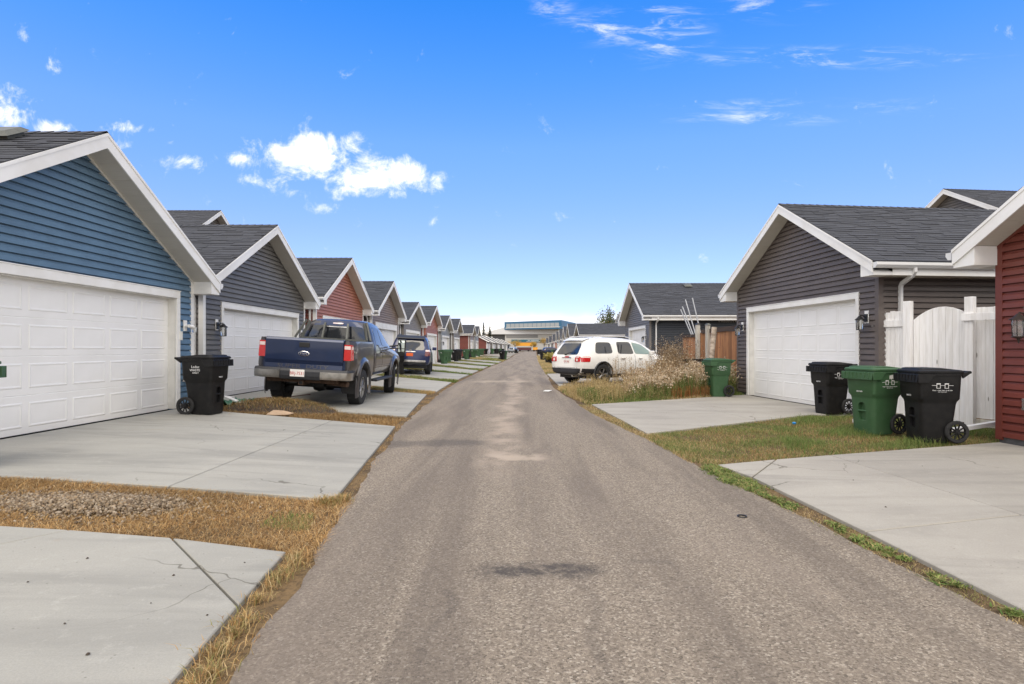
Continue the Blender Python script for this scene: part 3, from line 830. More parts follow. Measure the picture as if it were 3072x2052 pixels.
        b.build('eave_box', wm, G)
        MB().box((s * (W / 2 + .001), .0005, zbt), (s * hs, y1, zbt + .015)).build('eave_soffit', M['soffit'], G)
        MB().box((s * (hs - .0005), .0005, zbt - .001), (s * (hs + .016), y1, ze - .045)).build('fascia', wm, G)
        gx = hs + .017
        g = MB(); yy0 = y0 - .015
        prof = [(gx, ze - .03), (gx, ze - .14), (gx + .06, ze - .14), (gx + .10, ze - .085), (gx + .10, ze - .03), (gx + .085, ze - .03), (gx + .085, ze - .08), (gx + .055, ze - .125), (gx + .012, ze - .125), (gx + .012, ze - .03)]
        g.prism([(s * p[0], p[1]) for p in prof], 'y', yy0 + .004, y1)
        g.prism([(s * p[0], p[1]) for p in prof[:5]], 'y', yy0, yy0 + .004)
        g.build('gutter', M['gutter'], G)
        # soffit under the rake
        n = max(1, int(L / 0.31)) if lod >= 1 else 1
        for k in range(n):
            ba, bb = L * k / n + .003, L * (k + 1) / n - .003
            xa, xb = hs - ba * ct, hs - bb * ct
            if xb > W / 2 + .02: continue
            xa = min(xa, W / 2 + .0005)
            q = MB(); zz = lambda x: zr(x) - SO
            q.raw([(s * xa, y0, zz(xa)), (s * xb, y0, zz(xb)), (s * xb, -.001, zz(xb)), (s * xa, -.001, zz(xa)), (s * xa, y0, zz(xa) + .012), (s * xb, y0, zz(xb) + .012), (s * xb, -.001, zz(xb) + .012), (s * xa, -.001, zz(xa) + .012)],
                  [(0, 1, 2, 3), (4, 7, 6, 5), (0, 4, 5, 1), (1, 5, 6, 2), (2, 6, 7, 3), (3, 7, 4, 0)])
            q.build('soffit_panel', M['soffit'], G)
    # ---- downspout on the near side
    if spout:
        s = near; ys = spout if isinstance(spout, float) else 0.16
        xo, xi = s * (hs + .055), s * (W / 2 + .055)
        pts = [(xo, ys, ze - .13), (xo, ys, ze - .20), (s * (hs - .01), ys, ze - .28), (s * (W / 2 + .09), ys, ze - .40), (xi, ys, ze - .47), (xi, ys, ze - .6), (xi, ys, .35), (xi, ys, .22)]
        sec = [(.038, .027), (-.038, .027), (-.038, -.027), (.038, -.027)]
        m = MB().tube(pts, 0, sec=sec)
        if ext: m.tube([(xi, ys, .24), (xi, ys - .06, .16), (xi, ys - ext, .07)], 0, sec=sec)
        m.build('downspout', M['gutter'], G)
    for x, z, style in lamps: lantern(G, x, z, style)
    if roofvent:
        s, yv, bv = roofvent
        P = Vector((s * (hs - bv * ct), yv, ze + bv * sn + .01))
        Mx = frame(P, (0, s, 0), (-s * ct, 0, sn))
        v = MB(); v.box((-.16, -.16, 0), (.16, .16, .05)); v.raw([(-.22, -.22, .07), (.22, -.22, .07), (.22, .22, .07), (-.22, .22, .07), (-.15, -.15, .13), (.15, -.15, .13), (.15, .15, .13), (-.15, .15, .13)],
                                                                 [(0, 3, 2, 1), (4, 5, 6, 7), (0, 1, 5, 4), (1, 2, 6, 5), (2, 3, 7, 6), (3, 0, 4, 7)])
        v.build('roof_vent', M['rack'], roof, Mx)
    return G

LR, RR = R(90), R(-90)
grpL = 'garages along the west side of the alley'
grpR = 'garages along the east side of the alley'
g_blue = garage('garage', 'slate blue sided garage with wide white panel door, nearest on its side', (-6.65, 8.59, 0.205), LR, 5.80, 6.6, 4.40, .583, 'sid_blue', 'white', -1,
       door=(-.02, 4.75, 2.13), lod=2, lamps=[(2.62, 1.62, 'jar')], ext=.0, spout=.0 or True, group=grpL, roofvent=(-1, .75, 3.25))
MB().box((2.43, -.06, 1.33), (2.50, -.037, 1.50)).build('keypad', M['cream'], g_blue, bevel=.004)
MB().box((2.56, -.06, .52), (2.68, -.018, .72)).build('outlet_box', M['cream'], g_blue, bevel=.006)
MB().tube([(2.955, .12, 2.42), (2.955, .12, 2.3), (2.955, .12, .3)], 0, sec=[(.038, .027), (-.038, .027), (-.038, -.027), (.038, -.027)]).tube([(3.13, .12, 2.60), (3.13, .12, 2.52), (2.955, .12, 2.40)], 0, sec=[(.038, .027), (-.038, .027), (-.038, -.027), (.038, -.027)]).build('downspout', M['gutter'], g_blue)
g_grey = garage('garage', 'charcoal grey sided garage behind the parked pickup truck', (-7.15, 15.72, 0.205), LR, 5.90, 6.6, 4.54, .557, 'sid_grey', 'white', -1,
       door=(.12, 4.45, 2.13), lod=2, lamps=[(-2.40, 1.72, 'lantern'), (2.68, 1.62, 'lantern')], group=grpL, ext=.9)
g_red = garage('garage', 'brick red sided garage between the charcoal one and the tan one', (-7.15, 22.6, 0.205), LR, 5.80, 6.4, 4.72, .557, 'sid_red', 'white', -1,
       door=(.1, 4.5, 2.2), lod=2, lamps=[(-2.55, 1.75, 'lantern')], group=grpL, sidem='sid_deepred')
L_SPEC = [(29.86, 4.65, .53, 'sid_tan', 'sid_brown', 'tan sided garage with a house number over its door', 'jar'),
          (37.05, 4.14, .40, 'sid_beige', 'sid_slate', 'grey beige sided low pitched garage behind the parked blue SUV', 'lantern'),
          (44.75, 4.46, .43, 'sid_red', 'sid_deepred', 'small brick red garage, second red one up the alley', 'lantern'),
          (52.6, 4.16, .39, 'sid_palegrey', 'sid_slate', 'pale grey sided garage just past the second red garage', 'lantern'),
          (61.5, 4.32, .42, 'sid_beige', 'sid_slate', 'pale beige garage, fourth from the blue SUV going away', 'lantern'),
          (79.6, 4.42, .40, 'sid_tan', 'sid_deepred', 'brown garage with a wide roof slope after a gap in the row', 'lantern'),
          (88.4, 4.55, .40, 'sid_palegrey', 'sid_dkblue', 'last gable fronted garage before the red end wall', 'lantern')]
for i, (yc, za, pt, wm, sm, lb, ls) in enumerate(L_SPEC):
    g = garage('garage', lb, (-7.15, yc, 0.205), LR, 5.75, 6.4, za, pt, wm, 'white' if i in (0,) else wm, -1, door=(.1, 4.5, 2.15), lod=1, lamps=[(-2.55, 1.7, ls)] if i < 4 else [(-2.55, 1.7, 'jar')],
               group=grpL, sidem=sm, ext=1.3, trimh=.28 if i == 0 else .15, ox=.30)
    if i == 0: text('house_number', '15', .2, M['seam'], g, frame((.1, -.038, 2.29), (1, 0, 0), (0, 0, 1)))

g_r1 = garage('garage', 'barn red sided garage cut off by the edge of the photo', (6.93 + 2.9 * .1064, 8.34 - 2.9 * .9943, 0.0), RR + R(6.1), 5.8, 6.4, 4.75, .58, 'sid_deepred', 'sid_deepred', -1,
       door=(.1, 4.5, 2.13), lod=2, lamps=[(-2.44, 1.83, 'ornate')], group=grpR, ox=.36, spout=.35)
MB().box((-2.52, -.05, .52), (-2.40, -.018, .68)).build('outlet_box', M['lampglass'], g_r1, bevel=.006)
c2 = Vector((6.54, 16.76)) + Vector((.1064, -.9943)) * 2.41
g_r2 = garage('garage', 'dark brown sided garage with white door beyond the three bins', (c2.x, c2.y, 0.0), RR + R(6.1), 5.87, 6.8, 4.97, .578, 'sid_brown', 'sid_brown', 1,
       door=(.02, 4.55, 2.42), lod=2, lamps=[(-2.62, 2.02, 'lantern'), (2.62, 2.02, 'lantern')], group=grpR, spout=.42, sidem='sid_brown', ox=.36, trimh=.12)
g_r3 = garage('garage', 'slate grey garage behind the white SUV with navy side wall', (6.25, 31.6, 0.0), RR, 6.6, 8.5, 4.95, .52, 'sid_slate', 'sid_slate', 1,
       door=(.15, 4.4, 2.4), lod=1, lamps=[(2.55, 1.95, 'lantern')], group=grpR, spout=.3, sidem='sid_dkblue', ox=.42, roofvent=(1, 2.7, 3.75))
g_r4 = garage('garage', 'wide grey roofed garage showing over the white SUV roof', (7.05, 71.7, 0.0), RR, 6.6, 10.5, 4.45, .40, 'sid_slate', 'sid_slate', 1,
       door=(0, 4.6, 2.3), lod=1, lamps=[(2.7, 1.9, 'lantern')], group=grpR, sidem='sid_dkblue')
R_SPEC = [(84.7, 6.95, 5.0, 'sid_grey', 'first steep gabled grey garage past the wide grey roof'), (95.2, 7.05, 5.0, 'sid_beige', 'second steep gabled garage past the wide grey roof'),
          (112, 7.4, 5.0, 'sid_grey', 'third steep gabled garage past the wide grey roof'), (125.7, 7.6, 5.0, 'sid_palegrey', 'fourth steep gabled garage past the wide grey roof'),
          (149, 7.95, 5.0, 'sid_red', 'fifth steep gabled garage past the wide grey roof'), (175, 8.2, 5.0, 'sid_grey', 'sixth steep gabled garage past the wide grey roof'),
          (214, 8.9, 5.1, 'sid_beige', 'farthest steep gabled garage past the wide grey roof')]
for yc, xw, za, wm, lb in R_SPEC:
    garage('garage', lb, (xw, yc, 0), RR, 6.2, 6.5, za, .55, wm, 'white', 1, door=(0, 4.6, 2.3), lod=0, lamps=[(2.6, 1.9, 'jar')], group=grpR, spout=True)

def garage_eave(label, yc, W, x, wallm, z0=.2):
    """far garages whose eaves run along the alley"""
    G = empty('garage', (x, yc, z0), LR, label, 'garage', grpL)
    D = 6.0; ze, za = 2.75, 4.3
    m = MB(); m.box((-W / 2, 0, 0), (W / 2, .1, ze - .1)); m.box((-W / 2, D - .1, 0), (W / 2, D, ze - .1))
    for s in (-1, 1): m.prism([(.1, 0), (D - .1, 0), (D - .1, ze - .1), (D / 2, za - .15), (.1, ze - .1)], 'x', s * W / 2, s * (W / 2 - .1))
    m.build('wall', M[wallm], G)
    jm = MB(); z = .1
    while z < za - .4:
        a, b = (0, D) if z < ze - .2 else ((z - ze + .25) / (za - ze) * D / 2, D - (z - ze + .25) / (za - ze) * D / 2)
        v, f = board_faces(lambda q: a + .05, lambda q: b - .05, z, .116)
        jm.raw([(-W / 2 + p[1], D - p[0], p[2]) for p in v], f, rng.random()); z += .116
    tag(jm.build('side_siding', M[wallm], G.children[0], recalc=False), kind='stuff')
    m = MB(); t = .07
    m.prism([(-.45, ze - .22), (D / 2, za), (D + .45, ze - .22), (D + .45, ze - .22 - t), (D / 2, za - t), (-.45, ze - .22 - t)], 'x', -W / 2 - .35, W / 2 + .35)
    roof = m.build('roof', M['shingle'], G)
    for s in (-1, 1):
        m = MB()
        m.prism([(-.46, ze - .22), (D / 2, za), (D + .46, ze - .22), (D + .46, ze - .42), (D / 2, za - .2), (-.46, ze - .42)], 'x', s * (W / 2 + .351), s * (W / 2 + .375))
        m.build('rake_board', M['white'], G)
    MB().box((-W / 2 - .34, -.55, ze - .35), (W / 2 + .34, -.452, ze - .2)).build('gutter', M['gutter'], G)
    for dxx in (-W / 4, W / 4):
        d = MB().box((dxx - 2.3, -.03, 0), (dxx + 2.3, -.001, 2.15)).build('garage_door', M['door'], G)
        jm = MB(); v, f = raised_panel(.6, .35)
        for k in range(4):
            for i in range(6): jm.raw([(p[0] + dxx - 2.2 + i * .74, p[1] - .03, p[2] + .1 + k * .53) for p in v], f)
        tag(jm.build('panels', M['door'], d, recalc=False), kind='stuff')
        lantern(G, dxx + 2.7, 1.8, 'jar')
    for s in (-1, 1): MB().box((s * (W / 2 - .08), -.02, 0), (s * (W / 2 + .02), .1, ze - .12)).build('corner_post', M['white'], G)
    return G
for yc, W, x, wm, lb in [(118, 12, -7.15, 'sid_deepred', 'long garage with a deep red end wall facing down the alley'), (136, 12.5, -6.9, 'sid_slate', 'long dark garage next past the red end wall'),
                     (154, 12.5, -6.5, 'sid_grey', 'second long garage past the red end wall'), (172, 12.5, -6.0, 'sid_slate', 'third long garage past the red end wall'),
                     (190, 12.5, -5.4, 'sid_palegrey', 'fourth long garage past the red end wall'), (208, 12.5, -4.7, 'sid_dkblue', 'navy long garage at the far end of the row')]:
    garage_eave(lb, yc, W, x, wm)

# houses behind
garage('house', 'two storey house gable peeking over the charcoal garage roof', (-16.6, 30.7, 0), LR, 8.4, 9, 8.75, .62, 'sid_slate', 'white', -1, lod=1, spout=False, ox=.4, course=.13)
garage('house', 'house gable rising behind the dark brown garage roof', (20.4, 27.3, 0), RR + R(6), 8.0, 9, 8.95, .56, 'sid_slate', 'white', 1, lod=1, spout=False, ox=.4, course=.13)
garage('house', 'distant house with tall dark roof beside the leafy tree', (17.5, 104, 0), RR, 8.5, 12, 7.6, .62, 'sid_grey', 'white', 1, lod=0, spout=False, ox=.4, course=.16)
garage('house', 'nearer of two distant houses over the slate garage eave', (15.8, 92, 0), RR, 7.2, 12, 7.2, .62, 'sid_slate', 'white', 1, lod=0, spout=False, ox=.4, course=.16)
garage('house', 'low roofed distant house left of the leafy tree', (19.0, 130, 0), RR, 9, 12, 7.9, .5, 'sid_beige', 'white', 1, lod=0, spout=False, ox=.4, course=.16)

# ------------------------------------------------------------------ wheeled bins
def rrect(hx, y0, y1, r, z, n=4):
    pts = []
    for cx, cy, a0 in ((hx - r, y1 - r, 0), (-hx + r, y1 - r, 90), (-hx + r, y0 + r, 180), (hx - r, y0 + r, 270)):
        for i in range(n + 1):
            a = R(a0 + 90 * i / n); pts.append((cx + r * math.cos(a), cy + r * math.sin(a), z))
    return pts

def ring_loft(rings, caps=(True, True)):
    m = MB(); n = len(rings[0]); v = [p for r in rings for p in r]; f = []
    for k in range(len(rings) - 1):
        for i in range(n):
            j = (i + 1) % n; f.append((k * n + i, k * n + j, (k + 1) * n + j, (k + 1) * n + i))
    if caps[0]: f.append(tuple(range(n - 1, -1, -1)))
    if caps[1]: f.append(tuple(range((len(rings) - 1) * n, len(rings) * n)))
    return m.raw(v, f)

def bake(o):
    """apply the modifiers of o and give it the plain mesh"""
    bpy.context.view_layer.update()
    dg = bpy.context.evaluated_depsgraph_get()
    me = bpy.data.meshes.new_from_object(o.evaluated_get(dg))
    o.modifiers.clear(); old = o.data; o.data = me
    return me

def cut(o, cutter):
    c = cutter.build('cutter', None)
    m = o.modifiers.new('cut', 'BOOLEAN'); m.operation = 'DIFFERENCE'; m.solver = 'EXACT'; m.object = c
    bake(o); bpy.data.objects.remove(c, do_unlink=True)

def make_bin(plastic):
    B = empty('wheeled_bin', (0, 0, 0))
    body = ring_loft([rrect(.215, -.26, .17, .07, 0.0), rrect(.225, -.268, .20, .07, .04), rrect(.250, -.297, .275, .075, .555), rrect(.256, -.303, .285, .075, .59),
                      rrect(.287, -.330, .310, .08, .635), rrect(.302, -.352, .325, .08, .965), rrect(.318, -.368, .338, .08, .97), rrect(.318, -.368, .338, .08, 1.0)]).build('body', plastic, B, smooth=35)
    cut(body, ring_loft([[(p[0], -.52, p[1]) for p in [(.075, .18), (.085, .22), (.085, .44), (.07, .49), (.035, .51), (-.035, .51), (-.07, .49), (-.085, .44), (-.085, .22), (-.075, .18)]],
                         [(p[0] * .8, -.225, p[1]) for p in [(.075, .21), (.085, .24), (.085, .44), (.07, .47), (.035, .49), (-.035, .49), (-.07, .47), (-.085, .44), (-.085, .24), (-.075, .21)]]]))
    body.data.shade_smooth(); body.data.set_sharp_from_angle(angle=R(35))
    MB().cyl((-.09, -.277, .36), (.09, -.277, .36), .014, n=8).build('grab_bar', plastic, B, smooth=50)
    lid = ring_loft([rrect(.322, -.375, .345, .08, 1.003), rrect(.33, -.385, .35, .085, 1.01), rrect(.33, -.385, .35, .085, 1.03), rrect(.31, -.365, .33, .08, 1.045), rrect(.27, -.33, .29, .07, 1.05),
                     rrect(.262, -.32, .10, .06, 1.068), rrect(.22, -.28, .05, .05, 1.075)]).build('lid', plastic, B, smooth=30)
    fl = MB()
    fl.raw([(-.325, -.395, .985), (.325, -.395, .985), (.30, -.405, .865), (-.30, -.405, .865), (-.325, -.375, .985), (.325, -.375, .985), (.30, -.385, .865), (-.30, -.385, .865)],
           [(0, 3, 2, 1), (4, 5, 6, 7), (0, 1, 5, 4), (1, 2, 6, 5), (2, 3, 7, 6), (3, 0, 4, 7)])
    for s in (-1, 1):
        fl.prism([(-.395, .985), (-.15, .985), (-.19, .90), (-.23, .865), (-.395, .865)], 'x', s * .322, s * .336)
        fl.prism([(-.24, .985), (-.10, .985), (-.14, .945), (-.22, .93)], 'x', s * .30, s * .326)
    for k in range(7): fl.box((-.26 + k * .082, -.412, .885), (-.242 + k * .082, -.40, .98))
    fl.build('front_flap', plastic, B, bevel=.004)
    h = MB()
    for s in (-1, 1): h.prism([(.31, 1.0), (.44, 1.035), (.44, 1.0), (.33, .93)], 'x', s * .25, s * .285)
    h.cyl((-.29, .435, 1.015), (.29, .435, 1.015), .019, n=8)
    h.build('handle', plastic, B, smooth=40)
    MB().cyl((-.30, .25, .15), (.30, .25, .15), .013, n=8).build('axle', M['black'], B, smooth=50)
    for s in (-1, 1):
        x0 = s * .245
        ty = MB().lathe([(.112, -.022), (.148, -.026), (.160, -.016), (.163, 0), (.160, .016), (.148, .026), (.112, .022), (.112, -.022)], (x0, .25, .163), 24, 'x', False).build('wheel', M['rubber'], B, smooth=40)
        rm = MB().lathe([(.022, -.03), (.034, -.028), (.034, .028), (.022, .03)], (x0, .25, .163), 14, 'x')
        for i in range(10):
            a = i * math.pi / 5; c_, s_ = math.cos(a), math.sin(a)
            rm.cyl((x0 + s * .008, .25 + .03 * c_, .163 + .03 * s_), (x0 + s * .008, .25 + .116 * c_, .163 + .116 * s_), .013, .010, n=5)
        rm.build('rim', M['blackplastic'], ty, smooth=40)
    for ch in B.children:
        if ch.name.startswith('wheel'):
            ch.data.transform(Matrix.Translation((0, -.035, 0)))
            for q in ch.children: q.data.transform(Matrix.Translation((0, -.035, 0)))
        else: ch.data.transform(Matrix.Diagonal((.97, .87, 1, 1)))
    return B
def bin_mark(B, s, kind):
    """printing on the side s (+1/-1) of the bin"""
    x = s * .2862
    def F(y, z): return frame((s * (.97 * (.2885 + (z - .635) * .0455) + .0015), y, z), (0, s, 0), (0.0455 * s, 0, 1))
    if kind == 'clear':
        m = MB()
        def R_(y0, z0, y1, z1): m.box((x - s * .002, y0, z0), (x + s * .0045, y1, z1))
        for yc in (-.055, .055):
            R_(yc - .026, .788, yc - .021, .855); R_(yc + .021, .788, yc + .026, .855); R_(yc - .028, .851, yc + .028, .858); R_(yc - .026, .786, yc + .026, .791)
            for k in range(3): R_(yc - .018 + k * .013, .841, yc - .012 + k * .013, .851)
        R_(-.145, .826, -.084, .830); R_(-.026, .826, .026, .830); R_(.084, .826, .145, .830)
        m.build('pictogram', M['print'], B)
        text('lettering', 'Keep 1 metre clear on all sides', .0215, M['print'], B, F(0, .758), .0008)
        text('lettering', 'FOR COLLECTION', .014, M['print'], B, F(0, .735), .0008)
    elif kind == 'waste':
        text('lettering', 'Leduc', .062, M['print'], B, F(0, .860), .001)
        MB().cyl((x + s * .0006, s * .02, .90), (x + s * .003, s * .02, .90), .010, n=6).build('leaf_mark', M['print'], B)
        text('lettering', 'WASTE', .058, M['print'], B, F(-s * .01, .80), .001)
        text('lettering', 'ONLY', .044, M['print'], B, F(-s * .0, .752), .001)
    elif kind == 'dot':
        text('lettering', 'Leduc', .05, M['print'], B, F(0, .87), .001)
        text('lettering', 'WASTE', .055, M['print'], B, F(0, .82), .001)
def bin_front_mark(B, body):
    text('serial_number', body, .034, M['print'], B, frame((0, -.2945, .67), (1, 0, 0), (0, -.06, 1)), .001)

P_BLACK, P_GREEN = make_bin(M['blackplastic']), make_bin(M['greenplastic'])
USED = {'k': False, 'g': False}
def place_bin(k, x, y, face, label, marks=(), serial=None, z=None, tilt=0.0):
    """face = heading of the front, degrees from +X"""
    P = P_BLACK if k == 'k' else P_GREEN
    B = P if not USED[k] else copy_tree(P)
    if not USED[k]: USED[k] = B
    B.location = (x, y, (gz(x, y) + .022) if z is None else z)
    B.rotation_euler = (tilt, 0, R(face + 90))
    tag(B, label, 'bin', 'wheeled bins along the alley')
    MARKS.append((B, marks, serial))
    return B
MARKS = []
place_bin('k', -5.80, 10.45, -3, 'black waste bin standing against the slate blue garage corner', [(-1, 'waste')], '0028537')
place_bin('g', -5.69, 5.62, 10, 'green bin cut off at the left edge in front of the blue garage door', [])
place_bin('k', -5.75, 26.3, -78, 'black waste bin standing between the pickup and the blue SUV', [])
place_bin('g', -6.15, 44.3, -35, 'first green bin just past the blue SUV', [(-1, 'dot')])
place_bin('g', -6.35, 48.0, -30, 'green bin half hidden behind the first green bin past the SUV', [(-1, 'dot')])
place_bin('k', -6.15, 52.0, -30, 'black bin right after the two green bins past the SUV', [(-1, 'dot')])
place_bin('k', -6.3, 55.5, -20, 'black bin tucked behind another black bin along the left garages', [])
place_bin('g', -6.15, 61.5, -30, 'first of three green bins in a row at the grass strips', [(-1, 'dot')])
place_bin('g', -6.05, 69.5, -30, 'middle one of three green bins at the grass strips', [(-1, 'dot')])
place_bin('g', -6.1, 77.5, -30, 'last of three green bins at the grass strips', [(-1, 'dot')])
place_bin('k', -6.35, 71.5, -20, 'black bin mostly hidden behind the middle green bin', [])
place_bin('k', -6.2, 63.5, -20, 'black bin mostly hidden behind the first of three green bins', [])
place_bin('g', -7.05, 98.0, -30, 'small green bin beside the red end wall', [])
place_bin('k', -7.1, 109.5, -60, 'black bin standing against the red end wall', [])
place_bin('g', -6.15, 113.5, -40, 'green bin just past the red end wall', [])
place_bin('k', -5.7, 118, -40, 'black bin past the red end wall next to a green one', [])
place_bin('k', -5.55, 122, -40, 'second black bin past the red end wall', [])
place_bin('g', -5.3, 129, -40, 'farther green bin by the long garages', [])
place_bin('k', -5.0, 139, -40, 'farthest black bin by the long garages', [])
place_bin('k', -2.45, 66.5, -20, 'dark bin standing alone at the far alley edge', [(-1, 'dot')], None)
place_bin('g', -2.25, 67.6, -20, 'dark green lidded bin behind the lone alley edge bin', [], None)
place_bin('k', -1.9, 152, -60, 'tiny black bin beside the distant parked car', [])
place_bin('k', 2.35, 53.5, 200, 'black bin at the alley edge left of the white SUV', [(1, 'dot')])
place_bin('k', 2.25, 66.0, 200, 'black bin behind the alley edge bin left of the SUV', [])
place_bin('k', 3.4, 128, 200, 'distant black bin at the right alley edge', [])
place_bin('k', 4.0, 132, 200, 'second distant black bin at the right alley edge', [])
place_bin('g', 5.6, 108, 200, 'distant green bin in front of the right garages', [])
place_bin('k', 5.6, 99, 200, 'distant black bin in front of the right garages', [])
place_bin('g', 5.52, 16.25, 186, 'green bin between the brown fence and the brown garage door', [(1, 'clear')], None)
place_bin('k', 6.42, 11.95, 190, 'black bin at the grass edge in front of the white garage door', [(1, 'clear')], '0003398')
place_bin('g', 5.66, 9.22, 193, 'green bin standing on the lawn between two black bins', [(1, 'clear')], '0011635')
place_bin('k', 5.98, 8.42, 175, 'large black bin on the lawn in front of the white gate', [(1, 'clear')], '0007731')
for B, marks, serial in MARKS:
    for s, k in marks: bin_mark(B, s, k)
    if serial: bin_front_mark(B, serial)
gb = MARKS[30][0]
MB().raw([(.2955, -.02, .93), (.2965, .055, .945), (.2935, .06, .87), (.2935, .035, .885), (.293, .02, .865), (.2935, .0, .885), (.293, -.015, .865)], [tuple(range(7))]).build('torn_sticker', M['paper'], gb)

# ------------------------------------------------------------------ white fence with gate
def fence_frame(a, b):
    a, b = Vector(a), Vector(b); d = (b - a).normalized()
    return a, d, (b - a).length, math.atan2(d.y, d.x)
A_, d_, Lf, ang = fence_frame((7.22, 11.45), (8.22, 9.35))
FW = empty('white_fence', (A_.x, A_.y, 0), ang, 'weathered white plank fence beside the red garage', 'fence')
def board(parent, name, x0, x1, z0, z1, y0=0.0, y1=.018, m='wood_white', top=None):
    """vertical plank with slightly slanted, uneven top"""
    t0, t1 = (z1, z1) if top is None else top
    b = MB(); b.raw([(x0, y0, z0), (x1, y0, z0), (x1, y1, z0), (x0, y1, z0), (x0, y0, t0), (x1, y0, t1), (x1, y1, t1), (x0, y1, t0)],
                    [(0, 3, 2, 1), (4, 5, 6, 7), (0, 1, 5, 4), (1, 2, 6, 5), (2, 3, 7, 6), (3, 0, 4, 7)])
    return b.build(name, M[m], parent, bevel=.003)
x = -.25
while x < .42:
    w_ = rng.uniform(.085, .10); board(FW, 'plank', x, x + w_ - .004, .06, 2.10 + rng.uniform(-.02, .02), y0=rng.uniform(-.004, .004)); x += w_
x = 1.60
while x < 3.1:
    w_ = rng.uniform(.12, .145); board(FW, 'plank', x, x + w_ - .004, .16, 2.10 + rng.uniform(-.015, .015), y0=rng.uniform(-.004, .004)); x += w_
for px, hh in ((.42, 2.28), (1.47, 2.28)):
    MB().box((px, -.11, 0), (px + .14, .0 - .006, hh)).build('post', M['wood_white'], FW, bevel=.006)
MB().box((-.25, -.035, 1.80), (.45, -.005, 1.93)).build('rail', M['wood_white'], FW, bevel=.004)
MB().box((1.44, -.14, 1.86), (3.1, -.112, 1.99)).build('rail', M['wood_white'], FW, bevel=.004)
MB().box((1.60, -.05, .02), (3.1, -.02, .15)).build('kick_board', M['wood_grey'], FW, bevel=.004)
MB().box((-.25, -.05, .02), (.42, -.02, .12)).build('kick_board', M['wood_grey'], FW, bevel=.004)
GT = empty('garden_gate', (A_.x + d_.x * .57, A_.y + d_.y * .57, 0), ang, 'arched white plank gate in the weathered white fence', 'gate')
gw = .895; nb = 8
for k in range(nb):
    x0, x1 = gw * k / nb, gw * (k + 1) / nb
    arch = lambda x: 1.86 + .27 * max(0.0, 1 - ((x - gw * .55) / (gw * .62)) ** 2) + .02 * x
    board(GT, 'plank', x0 + .002, x1 - .002, .07, 2, y0=-.03 + rng.uniform(-.003, .003), y1=-.012, top=(arch(x0), arch(x1)))
for z in (.4, 1.6): MB().box((.01, -.011, z), (gw - .01, .02, z + .09)).build('ledge', M['wood_white'], GT)

# ------------------------------------------------------------------ cedar fence with posts beside the brown garage
A2, d2, L2, ang2 = fence_frame((6.02, 21.6), (6.90, 18.0))
FB = empty('cedar_fence', (A2.x, A2.y, 0), ang2, 'orange brown cedar plank fence left of the brown garage', 'fence')
x = .0
while x < L2:
    w_ = rng.uniform(.085, .115); hi_ = 1.80 if x < 1.0 else 1.93
    board(FB, 'plank', x, x + w_ - .003, .05, hi_ + rng.uniform(-.01, .01), m='wood_brown', y0=rng.uniform(-.005, .005)); x += w_
MB().box((.0, -.05, 1.78), (1.05, .03, 1.88)).build('top_rail', M['wood_dark'], FB)
MB().prism([(1.35, 1.90), (L2, 1.96), (L2, 2.12), (1.35, 2.03)], 'y', -.05, -.012).build('top_rail', M['wood_dark'], FB)
for px, hh in ((1.10, 2.22), (1.75, 2.18)):
    p = MB().box((px, -.13, 0), (px + .14, -.012, hh)).build('post', M['wood_grey'], FB, bevel=.006)
    MB().raw([(px - .02, -.15, hh), (px + .16, -.15, hh), (px + .16, .01, hh), (px - .02, .01, hh), (px + .03, -.10, hh + .06), (px + .11, -.10, hh + .06), (px + .11, -.04, hh + .06), (px + .03, -.04, hh + .06)],
             [(0, 3, 2, 1), (4, 5, 6, 7), (0, 1, 5, 4), (1, 2, 6, 5), (2, 3, 7, 6), (3, 0, 4, 7)]).build('post_cap', M['black'] if px < 1.2 else M['rack'], p)
# leaning things
for i, ((xa, za), (xb, zb)) in enumerate([((.95, 1.2), (-.25, 2.85)), ((1.02, 1.2), (-.12, 2.95)), ((1.08, 1.2), (.10, 3.20)), ((1.35, 1.2), (.60, 3.22))]):
    def W3(xx, zz, off): return Vector((A2.x + d2.x * xx - d2.y * off, A2.y + d2.y * xx + d2.x * off, zz))
    lab = ['leftmost leaning metal pole against the cedar fence', 'second metal pole from the left leaning on the cedar fence', 'third metal pole from the left leaning on the cedar fence', 'rightmost leaning metal pole against the cedar fence'][i]
    b0 = W3(xa, za, .12); b1 = W3(xb, zb, .05)
    dd = (b0 - b1); b0 = b0 + dd * (za / max(.01, (zb - za)))
    pole = MB().cyl(b0, b1, .023, n=10).build('metal_pole', M['steel'], smooth=50); tag(pole, lab, 'pole', 'metal poles behind the cedar fence')
lg = MB().tube([(5.60, 17.35, 0.0), (5.68, 17.40, .7), (5.76, 17.45, 1.35), (5.84, 17.5, 2.02)], .082, 10).build('birch_log', M['birch'], smooth=60)
tag(lg, 'pale birch log leaning upright in front of the cedar fence', 'log')
st = MB()
st.box((5.20, 18.35, .95), (6.0, 18.40, 1.03)); st.box((5.22, 18.36, 0), (5.36, 18.40, .95)); st.box((5.90, 18.36, 0), (5.98, 18.40, .95)); st.box((5.20, 18.75, .95), (6.0, 18.80, 1.03)); st.box((5.22, 18.76, 0), (5.30, 18.80, .95)); st.box((5.90, 18.76, 0), (5.98, 18.80, .95))
st.box((5.20, 18.40, .97), (5.26, 18.75, 1.02)); st.box((5.94, 18.40, .97), (6.0, 18.75, 1.02))
tag(st.build('metal_stand', M['black']), 'black metal stand half sunk in the tall weeds', 'stand')
SG = empty('sign_board', (10.05, 28.22, 2.73), 0, 'dark sign with raised grey letters on the navy side wall', 'sign')
MB().box((-.52, -.04, -.11), (.52, -.01, .11)).build('board', M['sign_bd'], SG)
